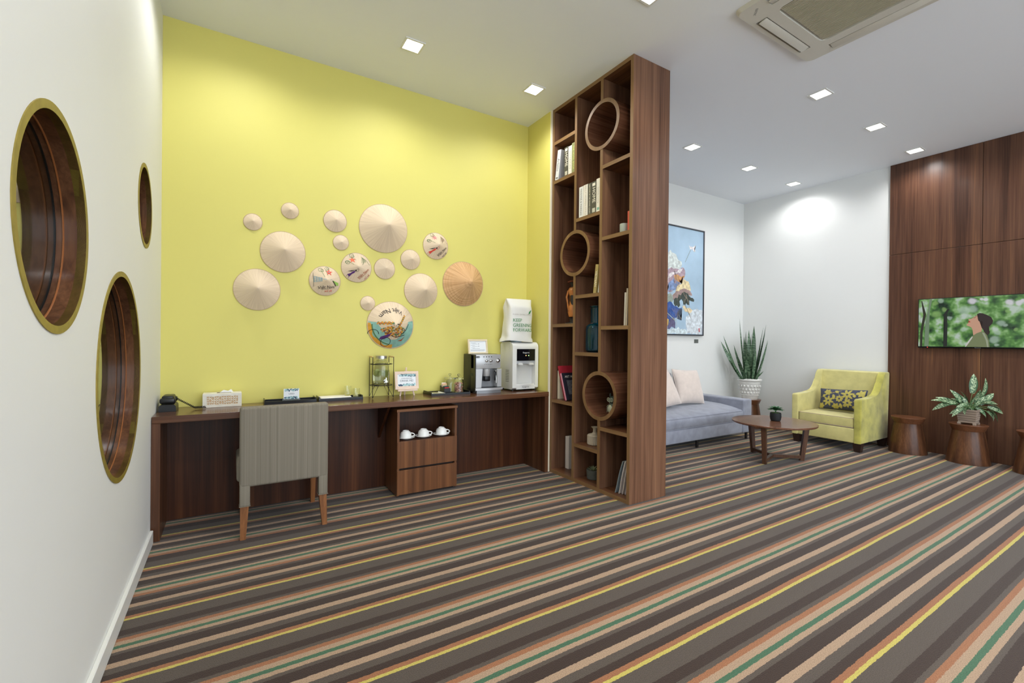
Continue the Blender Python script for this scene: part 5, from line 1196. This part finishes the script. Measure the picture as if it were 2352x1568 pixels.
for row in range(3):
    for k in range(18):
        a = 2*PI*(k+.5*(row % 2))/18; z = .50+.048*row; r_ = .1185+.0312*row*.17+.003*row
        M_ = Matrix.Translation((px_+r_*math.cos(a), py_+r_*math.sin(a), z)) @ Matrix.Rotation(a, 4, 'Z')
        vs = [b.bm.verts.new(M_ @ Vector(p)) for p in ((0, -.019, 0), (0, 0, -.024), (0, .019, 0), (.004, 0, .024), (.012, 0, -.004))]
        for q in ((0, 1, 4), (1, 2, 4), (2, 3, 4), (3, 0, 4)): b.bm.faces.new([vs[i] for i in q])
b.tube([(px_+.1165*math.cos(2*PI*k/40), py_+.1165*math.sin(2*PI*k/40), .466) for k in range(40)], .004, 6, True).tube([(px_+.137*math.cos(2*PI*k/40), py_+.137*math.sin(2*PI*k/40), .64) for k in range(40)], .004, 6, True)
b.done('relief_pattern', PT, t, smooth=False)
b = B(); rnd = random.Random(21)
for k in range(170):
    a = rnd.uniform(0, 2*PI); r_ = .136*math.sqrt(rnd.random()); b.ball((px_+r_*math.cos(a), py_+r_*math.sin(a), .672+rnd.uniform(0, .02)+.008*(1-r_/.136)), .012, 1, 1, .7, 6, 4)
b.done('pebbles', M('white_pebbles', (232, 230, 224), .6), t, kind='stuff')
HR = Vector((.85, -.526, 0)); HF = Vector((.526, .85, 0))
tips = [(-.16, .88, .0), (-.43, .55, .0), (-.37, .63, .05), (.23, .80, .0), (.285, .57, .05), (.16, .76, -.05), (-.09, .70, -.05), (.06, .66, .02), (.11, .60, -.08), (-.30, .29, -.05), (-.03, .58, .07), (.02, .72, .08), (-.2, .5, .08), (-.13, .62, -.08), (.2, .55, .08), (.13, .5, .1), (.03, .45, -.1), (-.06, .4, -.1), (.18, .62, -.02), (-.24, .38, -.08), (.08, .78, .05), (.24, .68, .04), (-.02, .5, -.07), (.15, .35, -.1), (-.12, .3, -.12), (.2, .12, .0), (.0, .66, -.03)]
for i, (dx, h_, df) in enumerate(tips):
    v = HR*dx+HF*df; bs = Vector((px_, py_, .672))+v*.28+Vector((rnd.uniform(-.02, .02), rnd.uniform(-.02, .02), 0)); tip = Vector((px_, py_, .69))+v+Vector((0, 0, h_)); L_ = (tip-bs).length
    me = leafmesh(L_, rnd.uniform(.058, .075) if h_ > .25 else .035, 12, .35, 0, 3, .2, rnd.uniform(-.5, .5))
    place_leaf(me, SNK, t, bs, tip-bs, PI-.55+rnd.uniform(-.9, .9))
# ---------------------------------------------------------------- leafy plant in a wooden planter
px_, py_ = 6.54, 1.505
t = thing('potted_leafy_plant', 'variegated leafy plant in a small slatted wooden planter on a stool', 'potted plant', (px_, py_, .4005))
GW = wood('weathered_slat', 'y', [(110, 96, 86), (138, 122, 108), (154, 138, 122), (176, 160, 144)], .8, across=40)
for k in range(6):
    z0_ = .418+.0235*k; h0 = .066+.0024*k
    b = B()
    for (x0, x1, y0, y1) in ((-h0, -h0+.008, -h0, h0), (h0-.008, h0, -h0, h0), (-h0+.008, h0-.008, -h0, -h0+.008), (-h0+.008, h0-.008, h0-.008, h0)): b.box(px_+x0, px_+x1, py_+y0, py_+y1, z0_, z0_+.021, .0015, 1)
    b.done('slat', GW, t)
b = B()
for sx in (-1, 1):
    for sy in (-1, 1): b.box(px_+sx*.058-.012, px_+sx*.058+.012, py_+sy*.058-.012, py_+sy*.058+.012, .4005, .42)
b.done('feet', GW, t, smooth=False)
B().box(px_-.058, px_+.058, py_-.058, py_+.058, .42, .545).done('soil', M('dark_soil', (46, 38, 28), .95, bump=.5, bscale=80), t, smooth=False)
mes = [leafmesh(.17, .054, 9, .30, .22, 1.6, .12), leafmesh(.15, .046, 9, .28, .45, 1.6, .12), leafmesh(.135, .044, 9, .25, .65, 1.6, .12)]
tl = [(-.36, .0), (.39, -.06), (.03, .31), (.11, .26), (.33, -.16), (-.2, .19), (-.24, -.06), (-.33, .10), (.22, -.12), (.30, .05), (.27, .13), (.17, .16), (.09, .15), (-.07, .14), (-.14, .10), (-.26, .11), (-.17, .03), (-.14, -.05), (-.08, -.08), (.0, -.03), (.06, -.09), (.13, -.10), (.16, -.02), (.2, .06), (.1, .06), (.02, .1), (-.04, .04), (-.09, .0), (.25, -.02), (.35, .02), (-.22, .06), (-.29, .03), (-.1, .2), (.06, .2), (.15, .09), (.22, .17), (.36, -.1), (-.18, -.08), (.04, .02), (.11, -.02), (-.13, .15), (.0, .17), (.19, -.08), (-.05, .09)]
rnd = random.Random(8); stems = B()
for i, (dx, dz) in enumerate(tl):
    if dz > .12 and i > 3: dz *= .75
    df = rnd.uniform(-.13, .03) if abs(dx) < .25 else rnd.uniform(-.06, .06)
    tip = Vector((px_, py_, .60))+HR*dx*1.07+HF*df+Vector((0, 0, dz)); base = Vector((px_, py_, .55))+(HR*dx+HF*df)*.12
    tip.x = min(tip.x, 6.70)
    d = tip-base; L_ = d.length; lf = min(.19, max(.135, L_*.64)); hb = tip-(d.normalized()+Vector((0, 0, -.25 if dz < .1 else .1))).normalized()*lf
    me = mes[0] if dz > .12 else (mes[1] if i % 2 else mes[2])
    dd = tip-hb+Vector((0, 0, lf*.05)); view = (Vector((0, 0, 1.6))-hb).normalized()
    o = place_leaf(me, AGL, t, hb, dd, 0, lf/.15)
    # roll so the upper face looks up and towards the room
    q = o.matrix_basis.to_3x3(); zc_ = q.col[2].normalized(); want = (Vector((0, 0, .8))+Vector((-.7, -.35, 0))+Vector((rnd.uniform(-.8, .8), rnd.uniform(-.8, .8), rnd.uniform(-.3, .3)))); want = (want-zc_*want.dot(zc_)).normalized(); xx = want.cross(zc_).normalized()
    s_ = lf/.15; R3 = Matrix((xx, want, zc_)).transposed()*s_
    o.matrix_basis = Matrix.Translation(hb-Vector(ORG[t.name])) @ R3.to_4x4()
    stems.tube([tuple(base), tuple(base.lerp(hb, .5)+Vector((0, 0, .02))), tuple(hb)], .0028, 5)
stems.done('stems', M('pale_green_stem', (120, 150, 96), .5), t)
# ---------------------------------------------------------------- television
t = thing('television', 'flat wall television showing a woman among green trees', 'television', (6.72, 1.4775, 1.187))
TVB_ = M('tv_black', (12, 12, 14), .25)
B().box(6.694, 6.7495, .985, 1.971, 1.187, 1.742, .003, 2).done('casing', TVB_, t)
def screen_mat():
    m = bpy.data.materials.new('screen_foliage'); m.use_nodes = True; nt = m.node_tree; N = nt.nodes; L = nt.links; b = N['Principled BSDF']
    tc = N.new('ShaderNodeTexCoord')
    n = N.new('ShaderNodeTexNoise'); n.inputs['Scale'].default_value = 10; n.inputs['Detail'].default_value = 2.5; L.new(tc.outputs['Object'], n.inputs['Vector'])
    r = N.new('ShaderNodeValToRGB'); cr = r.color_ramp; cr.elements[0].position = .30; cr.elements[0].color = lin((28, 52, 40)); cr.elements[1].position = .42; cr.elements[1].color = lin((66, 112, 62))
    for p, c in ((.50, (100, 154, 78)), (.58, (150, 196, 128)), (.68, (206, 224, 210))): e = cr.elements.new(p); e.color = lin(c)
    L.new(n.outputs['Fac'], r.inputs[0]); col = r.outputs[0]
    n9 = N.new('ShaderNodeTexNoise'); n9.inputs['Scale'].default_value = 16; L.new(tc.outputs['Object'], n9.inputs['Vector'])
    ad = N.new('ShaderNodeVectorMath'); ad.operation = 'SCALE'; ad.inputs['Scale'].default_value = .03; L.new(n9.outputs['Color'], ad.inputs[0])
    ps_ = N.new('ShaderNodeVectorMath'); ps_.operation = 'ADD'; L.new(tc.outputs['Object'], ps_.inputs[0]); L.new(ad.outputs[0], ps_.inputs[1])
    fl = N.new('ShaderNodeVectorMath'); fl.operation = 'MULTIPLY'; fl.inputs[1].default_value = (0, 1, 1); L.new(ps_.outputs[0], fl.inputs[0])
    for (y, z, r_, c) in TVB:
        if r_ < .004: continue
        ds = N.new('ShaderNodeVectorMath'); ds.operation = 'DISTANCE'; ds.inputs[1].default_value = (0, y-1.4775+.015, z-1.187+.015); L.new(fl.outputs[0], ds.inputs[0])
        mr = N.new('ShaderNodeMapRange'); mr.interpolation_type = 'SMOOTHSTEP'; mr.inputs['From Min'].default_value = r_*1.1; mr.inputs['From Max'].default_value = r_*.45; mr.inputs['To Max'].default_value = (.9, .6, .6)[c]; L.new(ds.outputs['Value'], mr.inputs['Value'])
        mx = N.new('ShaderNodeMix'); mx.data_type = 'RGBA'; L.new(mr.outputs[0], mx.inputs[0]); L.new(col, mx.inputs[6]); mx.inputs[7].default_value = lin([(238, 236, 244), (196, 220, 204), (160, 204, 122)][c]); col = mx.outputs[2]
    r = None
    b.inputs['Base Color'].default_value = (.01, .01, .01, 1); b.inputs['Roughness'].default_value = .2; L.new(col, b.inputs['Emission Color']); b.inputs['Emission Strength'].default_value = .85; return m
scr = B().box(6.6925, 6.694, .993, 1.964, 1.203, 1.735).done('screen', screen_mat(), t, smooth=False)
def E_(n, c): return M('screen_'+n, c, .4, emit=.85, spec=.1)
for mm_ in (): pass
TC = dict(trunkdark=(62, 62, 50), trunkdark2=(50, 54, 50), trunk=(132, 156, 126), skin=(226, 176, 148), hair=(66, 56, 54), lips=(206, 70, 62), sweater=(136, 146, 106), blouse=(226, 222, 216), fold=(176, 184, 158))
for i, (k, pts) in enumerate(TVP.items()):
    xx = 6.6918-.0002*i
    flatpoly(pts, lambda y, z: (xx, y, z)).done('screen_picture', E_(k, TC[k]), scr, smooth=False, recalc=False)
b = B()
b.face([(6.6898, 1.512, 1.513), (6.6898, 1.494, 1.519), (6.6898, 1.494, 1.515), (6.6898, 1.512, 1.509)]).face([(6.6898, 1.500, 1.530), (6.6898, 1.482, 1.534), (6.6898, 1.482, 1.531), (6.6898, 1.500, 1.526)])
b.done('screen_picture', E_('brow', (80, 60, 54)), scr, smooth=False)
B().ball((6.694, 1.885, 1.194), .0035, .4, 1, 1, 10, 6).done('standby_light', M('red_led', (255, 60, 60), .5, emit=4), t)
text('Panasonic', .012, lambda x, y: (6.6934, 1.478-x, 1.1945+y), 'lettering', M('tv_logo', (150, 150, 150), .4), t)
